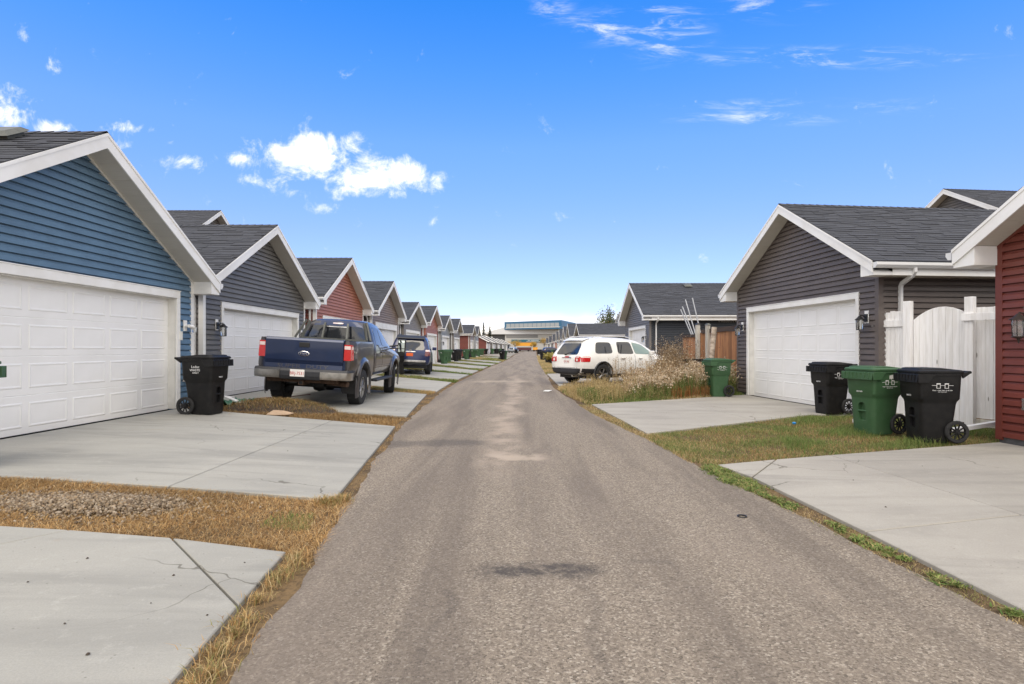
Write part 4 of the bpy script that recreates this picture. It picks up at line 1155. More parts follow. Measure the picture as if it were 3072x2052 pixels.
text('lettering', 'MISSION', .235, M['sign_tx'], SG, frame((.0, -.042, 0), (1, 0, 0), (0, 0, 1)), .01)

# ------------------------------------------------------------------ litter and small things
def downspout_piece(a, b, label):
    o = MB().tube([a, b], 0, sec=[(.045, .03), (-.045, .03), (-.045, -.03), (.045, -.03)]).build('downspout_extension', M['gutter'])
    return tag(o, label, 'pipe', 'loose downspout extensions')
downspout_piece((7.45, 8.95, .22), (6.28, 8.83, .06), 'ribbed white downspout piece by the big black bin wheel')
downspout_piece((6.55, 10.75, .10), (6.05, 10.45, .05), 'white downspout end lying in grass behind the green bin')
downspout_piece((-6.25, 12.05, .34), (-5.75, 11.72, .24), 'white downspout end on the green tarp beside the waste bin')
tp = MB(); n = 11
tv = [(-6.3 + i * .058, 11.62 + j * .07, .20 + .07 * math.sin(i * 1.9 + j) * math.cos(j * 1.3) + .05 + .03 * rng.random()) for j in range(n) for i in range(n)]
tp.raw(tv, [(j * n + i, j * n + i + 1, (j + 1) * n + i + 1, (j + 1) * n + i) for j in range(n - 1) for i in range(n - 1)])
to = tp.build('tarp', M['tarp'], smooth=40); tag(to, 'crumpled green tarp lying beside the black waste bin', 'tarp')
sm = to.modifiers.new('t', 'SOLIDIFY'); sm.thickness = .008
cb = MB().raw([(-4.78, 10.66, .14), (-4.58, 10.66, .13), (-4.54, 10.86, .19), (-4.74, 10.88, .20), (-4.38, 10.68, .135), (-4.34, 10.84, .145)], [(0, 1, 2, 3), (1, 4, 5, 2)]).build('cardboard', M['cardboard'])
tag(cb, 'flattened piece of cardboard on the dry grass by the driveway', 'cardboard'); sm = cb.modifiers.new('t', 'SOLIDIFY'); sm.thickness = .01
cd_ = MB().tube([(-6.2 + .09 * t, 13.0 + .33 * math.sin(t * .9) + .12 * t, .225 + gz(-6.2, 13) - .19) for t in np.arange(0, 10, .5)], .010, 6).build('extension_cord', M['cord'], smooth=60)
tag(cd_, 'dark red cord curled in front of the charcoal garage door', 'cord')
pp = MB().raw([(.62, 18.0, .03), (.80, 17.95, .025), (.92, 18.1, .06), (.86, 18.3, .03), (.70, 18.25, .05)], [(0, 1, 2, 4), (4, 2, 3)]).build('paper_scrap', M['paper'])
tag(pp, 'crumpled paper scrap on the asphalt left of the weeds', 'litter'); sm = pp.modifiers.new('t', 'SOLIDIFY'); sm.thickness = .006
bb = MB().lathe([(.015, 0), (.03, .01), (.035, .03), (.02, .04), (.005, .042)], (4.80, 10.15, .03), 10).build('bottle_cap', M['bluebit'], smooth=40); tag(bb, 'small bright blue plastic cap in the lawn grass', 'litter')
rr = MB()
pts = [(1.78 + .035 * math.cos(t), 4.66 + .035 * math.sin(t), .014) for t in np.linspace(0, 2 * math.pi, 15)]
tag(rr.tube(pts, .006, 5).build('metal_ring', M['black'], smooth=60), 'tiny dark ring lying on the asphalt', 'litter')
bp_ = MB().tube([(-6.1, 30.1, .25), (-5.2, 29.6, .22)], .03, 6).build('pipe', M['white'], smooth=60); tag(bp_, 'white pipe on the ground under the blue SUV', 'pipe')

# ------------------------------------------------------------------ vehicles (local x forward, y left, z up, origin on the ground at the rear)
def car_loft(st, sub=1):
    """st: rows of (x, zb, ys, ym, zm, ysh, zsh, yr, zr, dx)"""
    rings = []
    for x, zb, ys, ym, zm, ysh, zsh, yr, zr, dx in st:
        half = [(x, 0, zb), (x, ys * .7, zb), (x, ys, zb + .03), (x, ym, zm), (x, ym * .995, (zm + zsh) / 2), (x, ysh, zsh), (x + dx * .5, (ysh + yr) / 2, (zsh + zr) / 2), (x + dx, yr, zr),
                (x + dx, yr * .72, zr + .035), (x + dx, 0, zr + .045)]
        ring = half + [(p[0], -p[1], p[2]) for p in half[-2:0:-1]]
        rings.append(ring)
    return ring_loft(rings)

def finish(o, arches=(), sub=1, arch_r=.42, w=2.4, depth=.42):
    if sub:
        m = o.modifiers.new('s', 'SUBSURF'); m.levels = sub; m.render_levels = sub; bake(o)
    for ax, az in arches:
        for s in (-1, 1):
            c = MB().cyl((ax, s * (w / 2 - depth), az), (ax, s * (w / 2 + .2), az), arch_r, n=28)
            cut(o, c)
    o.data.shade_smooth(); o.data.set_sharp_from_angle(angle=R(38))
    bm = bmesh.new(); bm.from_mesh(o.data); t = BVHTree.FromBMesh(bm); bm.free()
    return t

def patch(bvh, name, quad, axis, matl, parent, off=.006, nu=10, nv=6, rnd=7.0, skirt=.02, side=-1):
    """a panel that hugs the bodywork; quad = 4 corners in 2D; axis 'side': (x,z) seen from side*y, 'rear': (y,z) seen from behind, 'top'"""
    g = []
    for j in range(nv + 1):
        for i in range(nu + 1):
            a, b = -1 + 2 * i / nu, -1 + 2 * j / nv
            if rnd:
                r = max(abs(a), abs(b))
                k = r / ((abs(a) ** rnd + abs(b) ** rnd) ** (1 / rnd)) if r > 1e-6 else 1
                a, b = a * k, b * k
            u, v = (a + 1) / 2, (b + 1) / 2
            q = quad
            p = [(q[0][k] * (1 - u) + q[1][k] * u) * (1 - v) + (q[3][k] * (1 - u) + q[2][k] * u) * v for k in (0, 1)]
            if axis == 'side': o, d = Vector((p[0], side * 3, p[1])), Vector((0, -side, 0))
            elif axis == 'rear': o, d = Vector((-3, p[0], p[1])), Vector((1, 0, 0))
            else: o, d = Vector((12, p[0], p[1])), Vector((-1, 0, 0))
            h = bvh.ray_cast(o, d)
            g.append((h[0] - d * off) if h[0] is not None else None)
    last = next((p for p in g if p is not None), None)
    if last is None: return None
    for i, p in enumerate(g):
        if p is None: g[i] = last.copy()
        else: last = p
    W_ = nu + 1
    f = [(j * W_ + i, j * W_ + i + 1, (j + 1) * W_ + i + 1, (j + 1) * W_ + i) for j in range(nv) for i in range(nu)]
    border = [i for i in range(W_)] + [j * W_ + nu for j in range(1, nv + 1)] + [nv * W_ + i for i in range(nu - 1, -1, -1)] + [j * W_ for j in range(nv - 1, 0, -1)]
    din = Vector((0, -side, 0)) if axis == 'side' else (Vector((1, 0, 0)) if axis == 'rear' else Vector((-1, 0, 0)))
    base = len(g)
    for i in border: g.append(g[i] + din * skirt)
    n = len(border)
    f += [(border[i], border[(i + 1) % n], base + (i + 1) % n, base + i) for i in range(n)]
    ob = MB().raw(g, f).build(name, matl, parent, smooth=50)
    return ob

def wheel(parent, x, y, r, w, s, tyre_w=None, style=6, rim_r=.62, spokem='alloy', steer=0.0):
    """s = +1 left, -1 right; outer face towards s"""
    Mx = Matrix.Translation((x, y, r)) @ Matrix.Rotation(steer, 4, 'Z')
    hw = w / 2; rr = r * rim_r
    ty = MB().lathe([(rr, -hw * .85), (r * .86, -hw), (r * .965, -hw * .86), (r, -hw * .55), (r, hw * .55), (r * .965, hw * .86), (r * .86, hw), (rr, hw * .85), (rr * .98, -hw * .8)], (0, 0, 0), 32, 'y', False)
    for i in range(40):
        a = 2 * math.pi * i / 40; c_, s_ = math.cos(a), math.sin(a); r1 = r * 1.004
        ty.raw([(r1 * math.cos(a + .05) , q * hw * .25, r1 * math.sin(a + .05)) for q in (-3.4, 3.4)] + [(r1 * math.cos(a + .11), q * hw * .25, r1 * math.sin(a + .11)) for q in (3.4, -3.4)], [(0, 1, 2, 3)])
    t = ty.build('wheel', M['rubber'], parent, Mx, smooth=40)
    yo = s * hw * .62
    m = MB()
    m.lathe([(rr * .99, s * hw * .8), (rr * .92, s * hw * .78), (rr * .90, s * hw * .1), (rr * .3, s * hw * .0)], (0, 0, 0), 32, 'y', False)
    m.lathe([(.001, yo * 1.02), (rr * .22, yo), (rr * .25, yo * .8)], (0, 0, 0), 16, 'y')
    for i in range(style):
        a = 2 * math.pi * i / style
        for da in (-.10, .10):
            m.cyl((rr * .18 * math.cos(a), yo * .9, rr * .18 * math.sin(a)), (rr * .93 * math.cos(a + da), yo * .86, rr * .93 * math.sin(a + da)), rr * .085, rr * .075, n=6)
    m.build('rim', M[spokem], t, smooth=45)
    MB().cyl((0, s * hw * .05, 0), (0, s * hw * .2, 0), rr * .88, n=20).build('brake', M['black'], t)
    return t

def plate(parent, x, y, z, body, m_plate='plate', m_txt='platered', w=.30, h=.15):
    p = MB().box((x - .006, y - w / 2, z - h / 2), (x, y + w / 2, z + h / 2)).build('license_plate', M[m_plate], parent, bevel=.004)
    if body: text('lettering', body, h * .62, M[m_txt], p, frame((x - .0075, y, z - .008), (0, -1, 0), (0, 0, 1)), .001, sx=.86)
    return p

# ---- white SUV
def suv_white():
    V = empty('suv', (0, 0, 0))
    st = [(.00, .46, .70, .78, .70, .80, 1.06, .62, 1.60, .40), (.06, .40, .88, .945, .70, .92, 1.08, .68, 1.665, .44), (.30, .34, .93, .985, .70, .955, 1.10, .71, 1.70, .40), (.75, .32, .945, .99, .70, .96, 1.10, .725, 1.73, .20),
          (1.4, .30, .95, .99, .70, .96, 1.09, .73, 1.745, .0), (2.2, .29, .95, .99, .68, .96, 1.08, .73, 1.74, 0), (2.75, .29, .95, .99, .68, .96, 1.07, .72, 1.70, .0), (3.30, .29, .95, .99, .66, .955, 1.06, .71, 1.56, .05),
          (3.85, .30, .95, .99, .66, .95, 1.05, .74, 1.22, .06), (4.05, .30, .94, .985, .64, .93, 1.03, .72, 1.11, .05), (4.6, .30, .92, .965, .62, .88, .98, .62, 1.04, 0), (4.95, .32, .82, .88, .60, .80, .90, .52, .96, 0), (5.08, .40, .66, .70, .60, .64, .78, .44, .82, 0)]
    body = car_loft(st).build('body', M['suvwhite'], V)
    t = finish(body, [(1.06, .40), (4.08, .40)], 1, .435, 1.98)
    P = lambda *a, **k: patch(t, *a, **k)
    for sd in (-1, 1):
        P('window', [(.70, 1.16), (1.58, 1.16), (1.55, 1.585), (.85, 1.585)], 'side', M['glass'], V, side=sd, rnd=6)
        P('window', [(1.84, 1.15), (2.66, 1.14), (2.58, 1.60), (1.86, 1.605)], 'side', M['glass'], V, side=sd, rnd=9)
        P('window', [(2.72, 1.14), (3.78, 1.12), (3.22, 1.50), (2.66, 1.60)], 'side', M['greenglass'] if sd < 0 else M['glass'], V, side=sd, rnd=9)
        P('tail_light', [(.02, .86), (.42, .86), (.46, 1.06), (.02, 1.06)], 'side', M['tail'], V, side=sd, off=.012, rnd=9)
        P('reverse_lens', [(.06, 1.015), (.42, 1.015), (.44, 1.05), (.06, 1.05)], 'side', M['tailclear'], V, side=sd, off=.018, rnd=9, skirt=.01)
        P('wheel_trim', [(.52, .30), (.66, .30), (.66, .44), (.52, .44)], 'side', M['cladding'], V, side=sd)
        for x0, x1 in ((1.80, 1.812), (2.69, 2.702), (3.72, 3.732)): P('door_seam', [(x0, .42), (x1, .42), (x1, 1.12), (x0, 1.12)], 'side', M['seam'], V, side=sd, off=.002, rnd=0, nu=1, nv=8, skirt=.004)
        P('rocker', [(1.52, .30), (3.62, .30), (3.62, .40), (1.52, .40)], 'side', M['cladding'], V, side=sd, rnd=0)
        P('bumper_cladding', [(.05, .36), (.62, .34), (.62, .60), (.05, .62)], 'side', M['cladding'], V, side=sd, rnd=0, off=.01)
        for x0 in (1.95, 2.86): MB().box((x0, sd * .985, .955), (x0 + .20, sd * 1.02, .985)).build('door_handle', M['chrome'], V, bevel=.008)
        # arch lip
        for ax in (1.06, 4.08):
            pts = [(ax + .455 * math.cos(a), sd * .992, .40 + .455 * math.sin(a)) for a in np.linspace(R(-12), R(192), 22)]
            MB().tube(pts, .03, 6).build('arch_trim', M['cladding'], V, smooth=60)
        pts = [(.75, sd * .70, 1.76), (.95, sd * .70, 1.80), (1.6, sd * .71, 1.83), (2.4, sd * .70, 1.81), (2.75, sd * .69, 1.745)]
        MB().tube(pts, .022, 6).build('roof_rail', M['chrome'], V, smooth=60)
        MB().box((3.42, sd * .97, 1.10), (3.60, sd * 1.14, 1.26)).build('mirror', M['suvwhite'], V, bevel=.03)
        for ax in (1.06, 4.08): wheel(V, ax, sd * .86, .385, .25, sd, style=5)
    P('rear_window', [(-.66, 1.12), (.66, 1.12), (.56, 1.55), (-.56, 1.55)], 'rear', M['glass'], V, rnd=10, nu=14)
    for sg in (-1, 1):
        P('tail_light', [(sg * .55, .86), (sg * .86, .86), (sg * .86, 1.06), (sg * .58, 1.06)] if sg > 0 else [(-.86, .86), (-.55, .86), (-.58, 1.06), (-.86, 1.06)], 'rear', M['tail'], V, off=.012, rnd=9)
        P('reverse_lens', [(sg * .70 - .1, 1.015), (sg * .70 + .1, 1.015), (sg * .70 + .1, 1.05), (sg * .70 - .1, 1.05)], 'rear', M['tailclear'], V, off=.018, rnd=9, skirt=.01)
        P('lamp_disc', [(sg * .69 - .05, .885), (sg * .69 + .05, .885), (sg * .69 + .05, .985), (sg * .69 - .05, .985)], 'rear', M['tailclear'], V, off=.018, rnd=3, skirt=.01)
    P('rear_bumper', [(-.90, .36), (.90, .36), (.93, .62), (-.93, .62)], 'rear', M['cladding'], V, off=.02, rnd=0, nu=16)
    P('tailgate_seam', [(-.85, .635), (.85, .635), (.85, .647), (-.85, .647)], 'rear', M['seam'], V, off=.003, rnd=0, nv=1, skirt=.004)
    P('chrome_strip', [(-.28, 1.005), (.28, 1.005), (.28, 1.04), (-.28, 1.04)], 'rear', M['chrome'], V, off=.02, rnd=0)
    P('emblem', [(-.12, 1.01), (.12, 1.01), (.12, 1.06), (-.12, 1.06)], 'rear', M['platered'], V, off=.026, rnd=0, skirt=.005)
    sp = MB(); sp.raw([(.42, -.62, 1.66), (.36, -.60, 1.635), (.30, 0, 1.66), (.36, .60, 1.635), (.42, .62, 1.66), (.72, .66, 1.755), (.72, -.66, 1.755), (.42, 0, 1.70)], [(0, 1, 2, 7), (7, 2, 3, 4), (0, 7, 6), (7, 4, 5), (7, 5, 6), (1, 0, 4, 3, 2)])
    sp.build('spoiler', M['suvwhite'], V)
    MB().tube([(.10, .05, 1.13), (.13, -.18, 1.20), (.16, -.40, 1.22)], .014, 6).cyl((.06, .05, 1.12), (.14, .05, 1.13), .03, n=8).build('wiper', M['black'], V)
    h = t.ray_cast(Vector((-3, 0, .86)), Vector((1, 0, 0)))[0]
    plate(V, h.x - .012, 0, .87, 'CJW 2362')
    text('badge', 'ACADIA', .05, M['seam'], V, frame((h.x - .006, .62, .70), (0, -1, 0), (0, 0, 1)), .003)
    text('badge', 'AWD', .045, M['seam'], V, frame((h.x - .002, -.66, .70), (0, -1, 0), (0, 0, 1)), .003)
    MB().cyl((.0, -.45, .34), (.35, -.45, .34), .035, n=12).build('exhaust_pipe', M['chrome'], V, smooth=50)
    MB().box((.4, -.8, .24), (4.6, .8, .40)).build('underbody', M['black'], V)
    return V
s_ = suv_white(); tag(s_, 'white SUV with red tail lights parked by the tall weeds', 'car')
hd = R(33.5)
# rear right wheel at (2.93, 21.3)
def put_car(o, heading, lx, ly, wx, wy, z=0.0, roll=0.0, pitch=0.0):
    c, s = math.cos(heading), math.sin(heading)
    o.location = (wx - (lx * c - ly * s), wy - (lx * s + ly * c), z)
    o.rotation_euler = (roll, pitch, heading)
put_car(s_, hd, 1.06, -.90, 2.93, 21.3, .02)

# ---- pickup truck
def pickup():
    V = empty('pickup_truck', (0, 0, 0))
    # bed
    bed = MB()
    bst = [(.10, .62, .90, .955, .95, .945, 1.38, .93, 1.47, 0), (.14, .62, .95, .985, .95, .965, 1.38, .945, 1.475, 0), (.9, .62, .96, .995, .95, .97, 1.38, .95, 1.48, 0), (1.6, .62, .96, .995, .95, .97, 1.38, .95, 1.48, 0), (2.16, .62, .96, .99, .95, .97, 1.38, .95, 1.48, 0)]
    rings = []
    for x, zb, ys, ym, zm, ysh, zsh, yr, zr, dx in bst:
        half = [(x, 0, zb), (x, ys, zb), (x, ym, zm), (x, ysh, zsh), (x, yr, zr), (x, 0, zr)]
        rings.append(half + [(p[0], -p[1], p[2]) for p in half[-2:0:-1]])
    bedo = ring_loft(rings).build('bed', M['navyside'], V)
    cut(bedo, MB().box((.05, -.86, .85), (2.10, .86, 1.7)))
    tb = finish(bedo, [(1.22, .46)], 0, .53, 2.0)
    # cab and hood
    st = [(2.20, .62, .93, .985, .95, .96, 1.36, .70, 1.93, .16), (2.26, .60, .95, .99, .95, .965, 1.36, .72, 1.955, .16), (2.6, .58, .955, .995, .95, .965, 1.36, .735, 1.985, .10), (3.2, .58, .955, .995, .95, .965, 1.35, .735, 1.985, .0), (3.75, .58, .955, .995, .95, .965, 1.34, .725, 1.93, .0),
          (4.2, .58, .955, .995, .95, .96, 1.33, .74, 1.62, .0), (4.55, .58, .955, .995, .95, .95, 1.30, .80, 1.40, .0), (4.8, .58, .955, .995, .95, .94, 1.27, .78, 1.36, 0), (5.5, .58, .95, .99, .95, .92, 1.20, .72, 1.30, 0), (5.9, .60, .90, .95, .95, .88, 1.12, .66, 1.22, 0), (6.0, .64, .80, .86, .92, .78, 1.06, .58, 1.12, 0)]
    cab = car_loft(st).build('cab', M['navyside'], V)
    t = finish(cab, [(4.78, .46)], 1, .53, 2.0)
    # crisp roof cap in the tailgate colour
    P = lambda *a, **k: patch(t, *a, **k)
    P('cab_back', [(-.90, 1.38), (.90, 1.38), (.70, 1.955), (-.70, 1.955)], 'rear', M['navy'], V, off=.004, rnd=14)
    P('rear_window', [(-.76, 1.40), (.76, 1.40), (.64, 1.84), (-.64, 1.84)], 'rear', M['glass'], V, off=.014, rnd=10)
    P('window_header', [(-.27, 1.80), (.27, 1.80), (.27, 1.825), (-.27, 1.825)], 'rear', M['dullchrome'], V, off=.022, rnd=0, skirt=.01)
    P('brake_light', [(-.13, 1.885), (.13, 1.885), (.13, 1.92), (-.13, 1.92)], 'rear', M['tailclear'], V, off=.02, rnd=8, skirt=.01)
    for sd in (-1, 1):
        P('window', [(2.50, 1.40), (3.12, 1.39), (3.10, 1.86), (2.62, 1.86)], 'side', M['glass'], V, side=sd, rnd=10)
        P('window', [(3.18, 1.39), (4.25, 1.35), (3.82, 1.78), (3.16, 1.86)], 'side', M['glass'], V, side=sd, rnd=10)
        for x0 in (2.42, 3.14, 4.33): P('door_seam', [(x0, .68), (x0 + .013, .68), (x0 + .013, 1.36), (x0, 1.36)], 'side', M['seam'], V, side=sd, off=.002, rnd=0, nu=1, nv=8, skirt=.004)
        P('side_crease', [(2.25, .86), (4.2, .86), (4.2, .872), (2.25, .872)], 'side', M['dullchrome'], V, side=sd, off=.004, rnd=0, nu=10, nv=1, skirt=.004)
        for x0 in (2.95, 3.22): MB().box((x0, sd * .985, 1.21), (x0 + .17, sd * 1.015, 1.245)).build('door_handle', M['navyside'], V, bevel=.008)
        for ax, q in ((1.22, tb), (4.78, t)):
            arc = []
            for r0, y in ((.53, .985), (.545, 1.035), (.62, 1.03), (.66, .985)): arc.append([(ax + r0 * math.cos(a), sd * y, .46 + r0 * math.sin(a)) for a in np.linspace(R(-22), R(202), 26)])
            m = MB(); n = 26
            m.raw([p for a in arc for p in a], [(k * n + i, k * n + i + 1, (k + 1) * n + i + 1, (k + 1) * n + i) for k in range(3) for i in range(n - 1)])
            m.build('fender_flare', M['navyside'], V, smooth=50)
        wheel(V, 1.22, sd * .86, .42, .29, sd, style=8, rim_r=.58)
        wheel(V, 4.78, sd * .87, .42, .29, sd, style=8, rim_r=.58, steer=R(14))
        MB().box((2.25, sd * .90, .50), (4.15, sd * 1.08, .56)).build('running_board', M['cladding'], V, bevel=.015)
        # mud flaps
        MB().prism([(sd * .66, .72), (sd * 1.02, .72), (sd * 1.02, .36), (sd * .97, .31), (sd * .70, .31), (sd * .66, .36)], 'x', .60, .625).build('mud_flap', M['rubber'], V)
        # tow mirror
        m = MB(); m.tube([(4.10, sd * .96, 1.38), (4.06, sd * 1.20, 1.42)], .022, 6); m.tube([(4.10, sd * .96, 1.32), (4.06, sd * 1.20, 1.33)], .022, 6)
        m.build('mirror_arm', M['black'], V)
        mm = MB().box((4.02, sd * 1.20, 1.22), (4.14, sd * 1.42, 1.60)).build('tow_mirror', M['black'], V, bevel=.03)
        MB().box((4.012, sd * 1.225, 1.345), (4.018, sd * 1.395, 1.565)).build('mirror_glass', M['mirror'], mm); MB().box((4.012, sd * 1.225, 1.24), (4.018, sd * 1.395, 1.325)).build('mirror_glass', M['mirror'], mm)
        # tail lights
        tl = MB().raw([(.085, sd * .83, 1.06), (.085, sd * .83, 1.40), (.10, sd * .965, 1.40), (.10, sd * .975, 1.06), (.26, sd * 1.002, 1.07), (.22, sd * .985, 1.39)], [(0, 1, 2, 3), (3, 2, 5, 4), (1, 5, 2), (0, 3, 4)]).build('tail_light', M['tail'], V)
        MB().raw([(.082, sd * .838, 1.30), (.082, sd * .838, 1.37), (.095, sd * .958, 1.37), (.095, sd * .962, 1.30), (.21, sd * .992, 1.365), (.215, sd * .998, 1.305)], [(0, 1, 2, 3), (3, 2, 4, 5)]).build('reverse_lens', M['tailclear'], tl)
    # tailgate
    tg = MB(); tg.raw([(.055, -.82, .80), (.055, .82, .80), (.075, .82, .94), (.075, -.82, .94), (.05, -.82, 1.02), (.05, .82, 1.02), (.05, .82, 1.44), (.05, -.82, 1.44), (.075, .82, 1.49), (.075, -.82, 1.49), (.16, .82, 1.49), (.16, -.82, 1.49), (.16, .82, .80), (.16, -.82, .80)],
                      [(0, 1, 2, 3), (3, 2, 5, 4), (4, 5, 6, 7), (7, 6, 8, 9), (9, 8, 10, 11), (1, 12, 10, 8, 6, 5, 2), (0, 3, 4, 7, 9, 11, 13), (0, 13, 12, 1), (13, 11, 10, 12)])
    tgo = tg.build('tailgate', M['navy'], V, bevel=.01)
    MB().box((.10, -.90, .80), (.16, .90, 1.05)).build('rear_panel', M['navy'], V)
    hb = MB().box((.036, -.11, 1.30), (.052, .11, 1.40)).build('tailgate_handle', M['black'], tgo, bevel=.015)
    MB().box((.025, -.075, 1.335), (.045, .075, 1.37)).build('pull', M['seam'], hb) if False else None
    em = MB().lathe([(.001, -.016), (.095, -.014), (.118, -.008), (.12, 0)], (0, 0, 0), 28, 'x').build('emblem', M['chrome'], tgo, Matrix.Translation((.048, 0, 1.165)) @ Matrix.Diagonal((1, 1, .44, 1)), smooth=40)
    MB().lathe([(.001, -.021), (.098, -.0185), (.10, -.012)], (0, 0, 0), 28, 'x').build('badge_field', M['navy2'], em, smooth=40)
    text('badge_lettering', 'Ford', .075, M['chrome'], tgo, frame((.024, 0, 1.168), (0, -1, 0), (0, 0, 1)), .002)
    text('stamped_lettering', 'SUPER  DUTY', .12, M['navyside'], tgo, frame((.066, .02, .885), (0, -1, 0), (.12, 0, 1)), .002, sx=1.5)
    text('badge', 'FX4', .10, M['dullchrome'], V, frame((.42, -.985, 1.22), (1, 0, 0), (0, 0, 1)), .003)
    # bumper
    bm_ = MB(); pr = [(-.12, .62), (-.14, .70), (-.14, .80), (-.10, .845), (.10, .845), (.10, .62)]
    bm_.prism([(p[0], p[1]) for p in [(q[0], q[1]) for q in pr]], 'y', -.42, .42)
    bm_.build('rear_bumper', M['cladding'], V, bevel=.012)
    for sd in (-1, 1):
        m = MB(); rr_ = []
        for k, (yy, dx) in enumerate([(.42, 0), (.80, .02), (.96, .07), (1.01, .16), (1.015, .38)]):
            rr_.append([(p[0] + dx + (.0 if p[0] < 0 else .25 * min(1, dx * 6) * 0), sd * yy, p[1]) for p in [(-.13, .64), (-.145, .70), (-.145, .80)]] + [(-.05 + dx, sd * (yy - (.06 if yy > .9 else 0)), .80), (-.05 + dx, sd * (yy - (.06 if yy > .9 else 0)), .64)])
        bmb = ring_loft(rr_); o = bmb.build('bumper_end', M['dullchrome'], V, smooth=40)
        ring2 = []
        for (yy, dx) in [(.42, 0), (.80, .02), (.96, .07), (1.01, .16), (1.015, .38)]:
            ring2.append([(-.14 + dx, sd * yy, .801), (-.10 + dx, sd * yy, .846), (.05 + dx, sd * (yy - .02), .846), (.05 + dx, sd * (yy - .02), .801)])
        ring_loft(ring2).build('bumper_step', M['cladding'], V, smooth=40)
    plate(V, -.145, .05, .755, 'BRJ-7531')
    MB().box((-.05, -.055, .50), (.35, .055, .60)).build('hitch', M['rust'], V, bevel=.008); MB().box((-.056, -.035, .52), (-.049, .035, .58)).build('hitch_opening', M['seam'], V)
    MB().box((.05, -.75, .55), (.16, .75, .625)).build('cross_member', M['rust'], V)
    MB().cyl((.35, -.45, .56), (.18, -.92, .545), .06, n=14).cyl((2.5, -.40, .58), (.5, -.40, .58), .055, n=10).build('exhaust_pipe', M['rust'], V, smooth=50)
    MB().cyl((1.22, -.8, .42), (1.22, .8, .42), .06, n=10).lathe([(.02, -.16), (.12, -.12), (.15, 0), (.12, .12), (.02, .16)], (1.22, 0, .42), 14, 'y').build('rear_axle', M['black'], V, smooth=50)
    MB().box((.3, -.55, .56), (5.6, .55, .66)).build('chassis', M['black'], V)
    # headache rack
    m = MB(); X = 2.10
    def bar(a, b, w=.035): m.tube([a, b], 0, sec=[(w, w), (-w, w), (-w, -w), (w, -w)])
    for sd in (-1, 1):
        bar((X, sd * .80, 1.50), (X + .16, sd * .68, 1.93), .026); bar((X, sd * .30, 1.50), (X + .13, sd * .28, 1.90), .022); bar((X - .12, sd * .92, 1.50), (X + .12, sd * .74, 1.95), .020)
    bar((X, -.82, 1.50), (X, .82, 1.50), .022)
    m.build('headache_rack', M['rack'], V)
    # seats seen through the glass are dark shapes inside
    return V
tk = pickup(); tag(tk, 'navy blue pickup truck with grey cab rack parked before the charcoal garage', 'truck')
zt = gz(-4.8, 13.5) + .02
put_car(tk, R(91.5), 1.22, -.95, -3.80, 13.35, zt - .025, roll=0.0)
# ground there falls to the lane: lean the truck with the driveway
tk.rotation_euler = (0, 0, R(91.5))
tk.matrix_world = Matrix.Translation(tk.location) @ Matrix.Rotation(R(3.4), 4, 'Y') @ Matrix.Rotation(R(91.5), 4, 'Z')

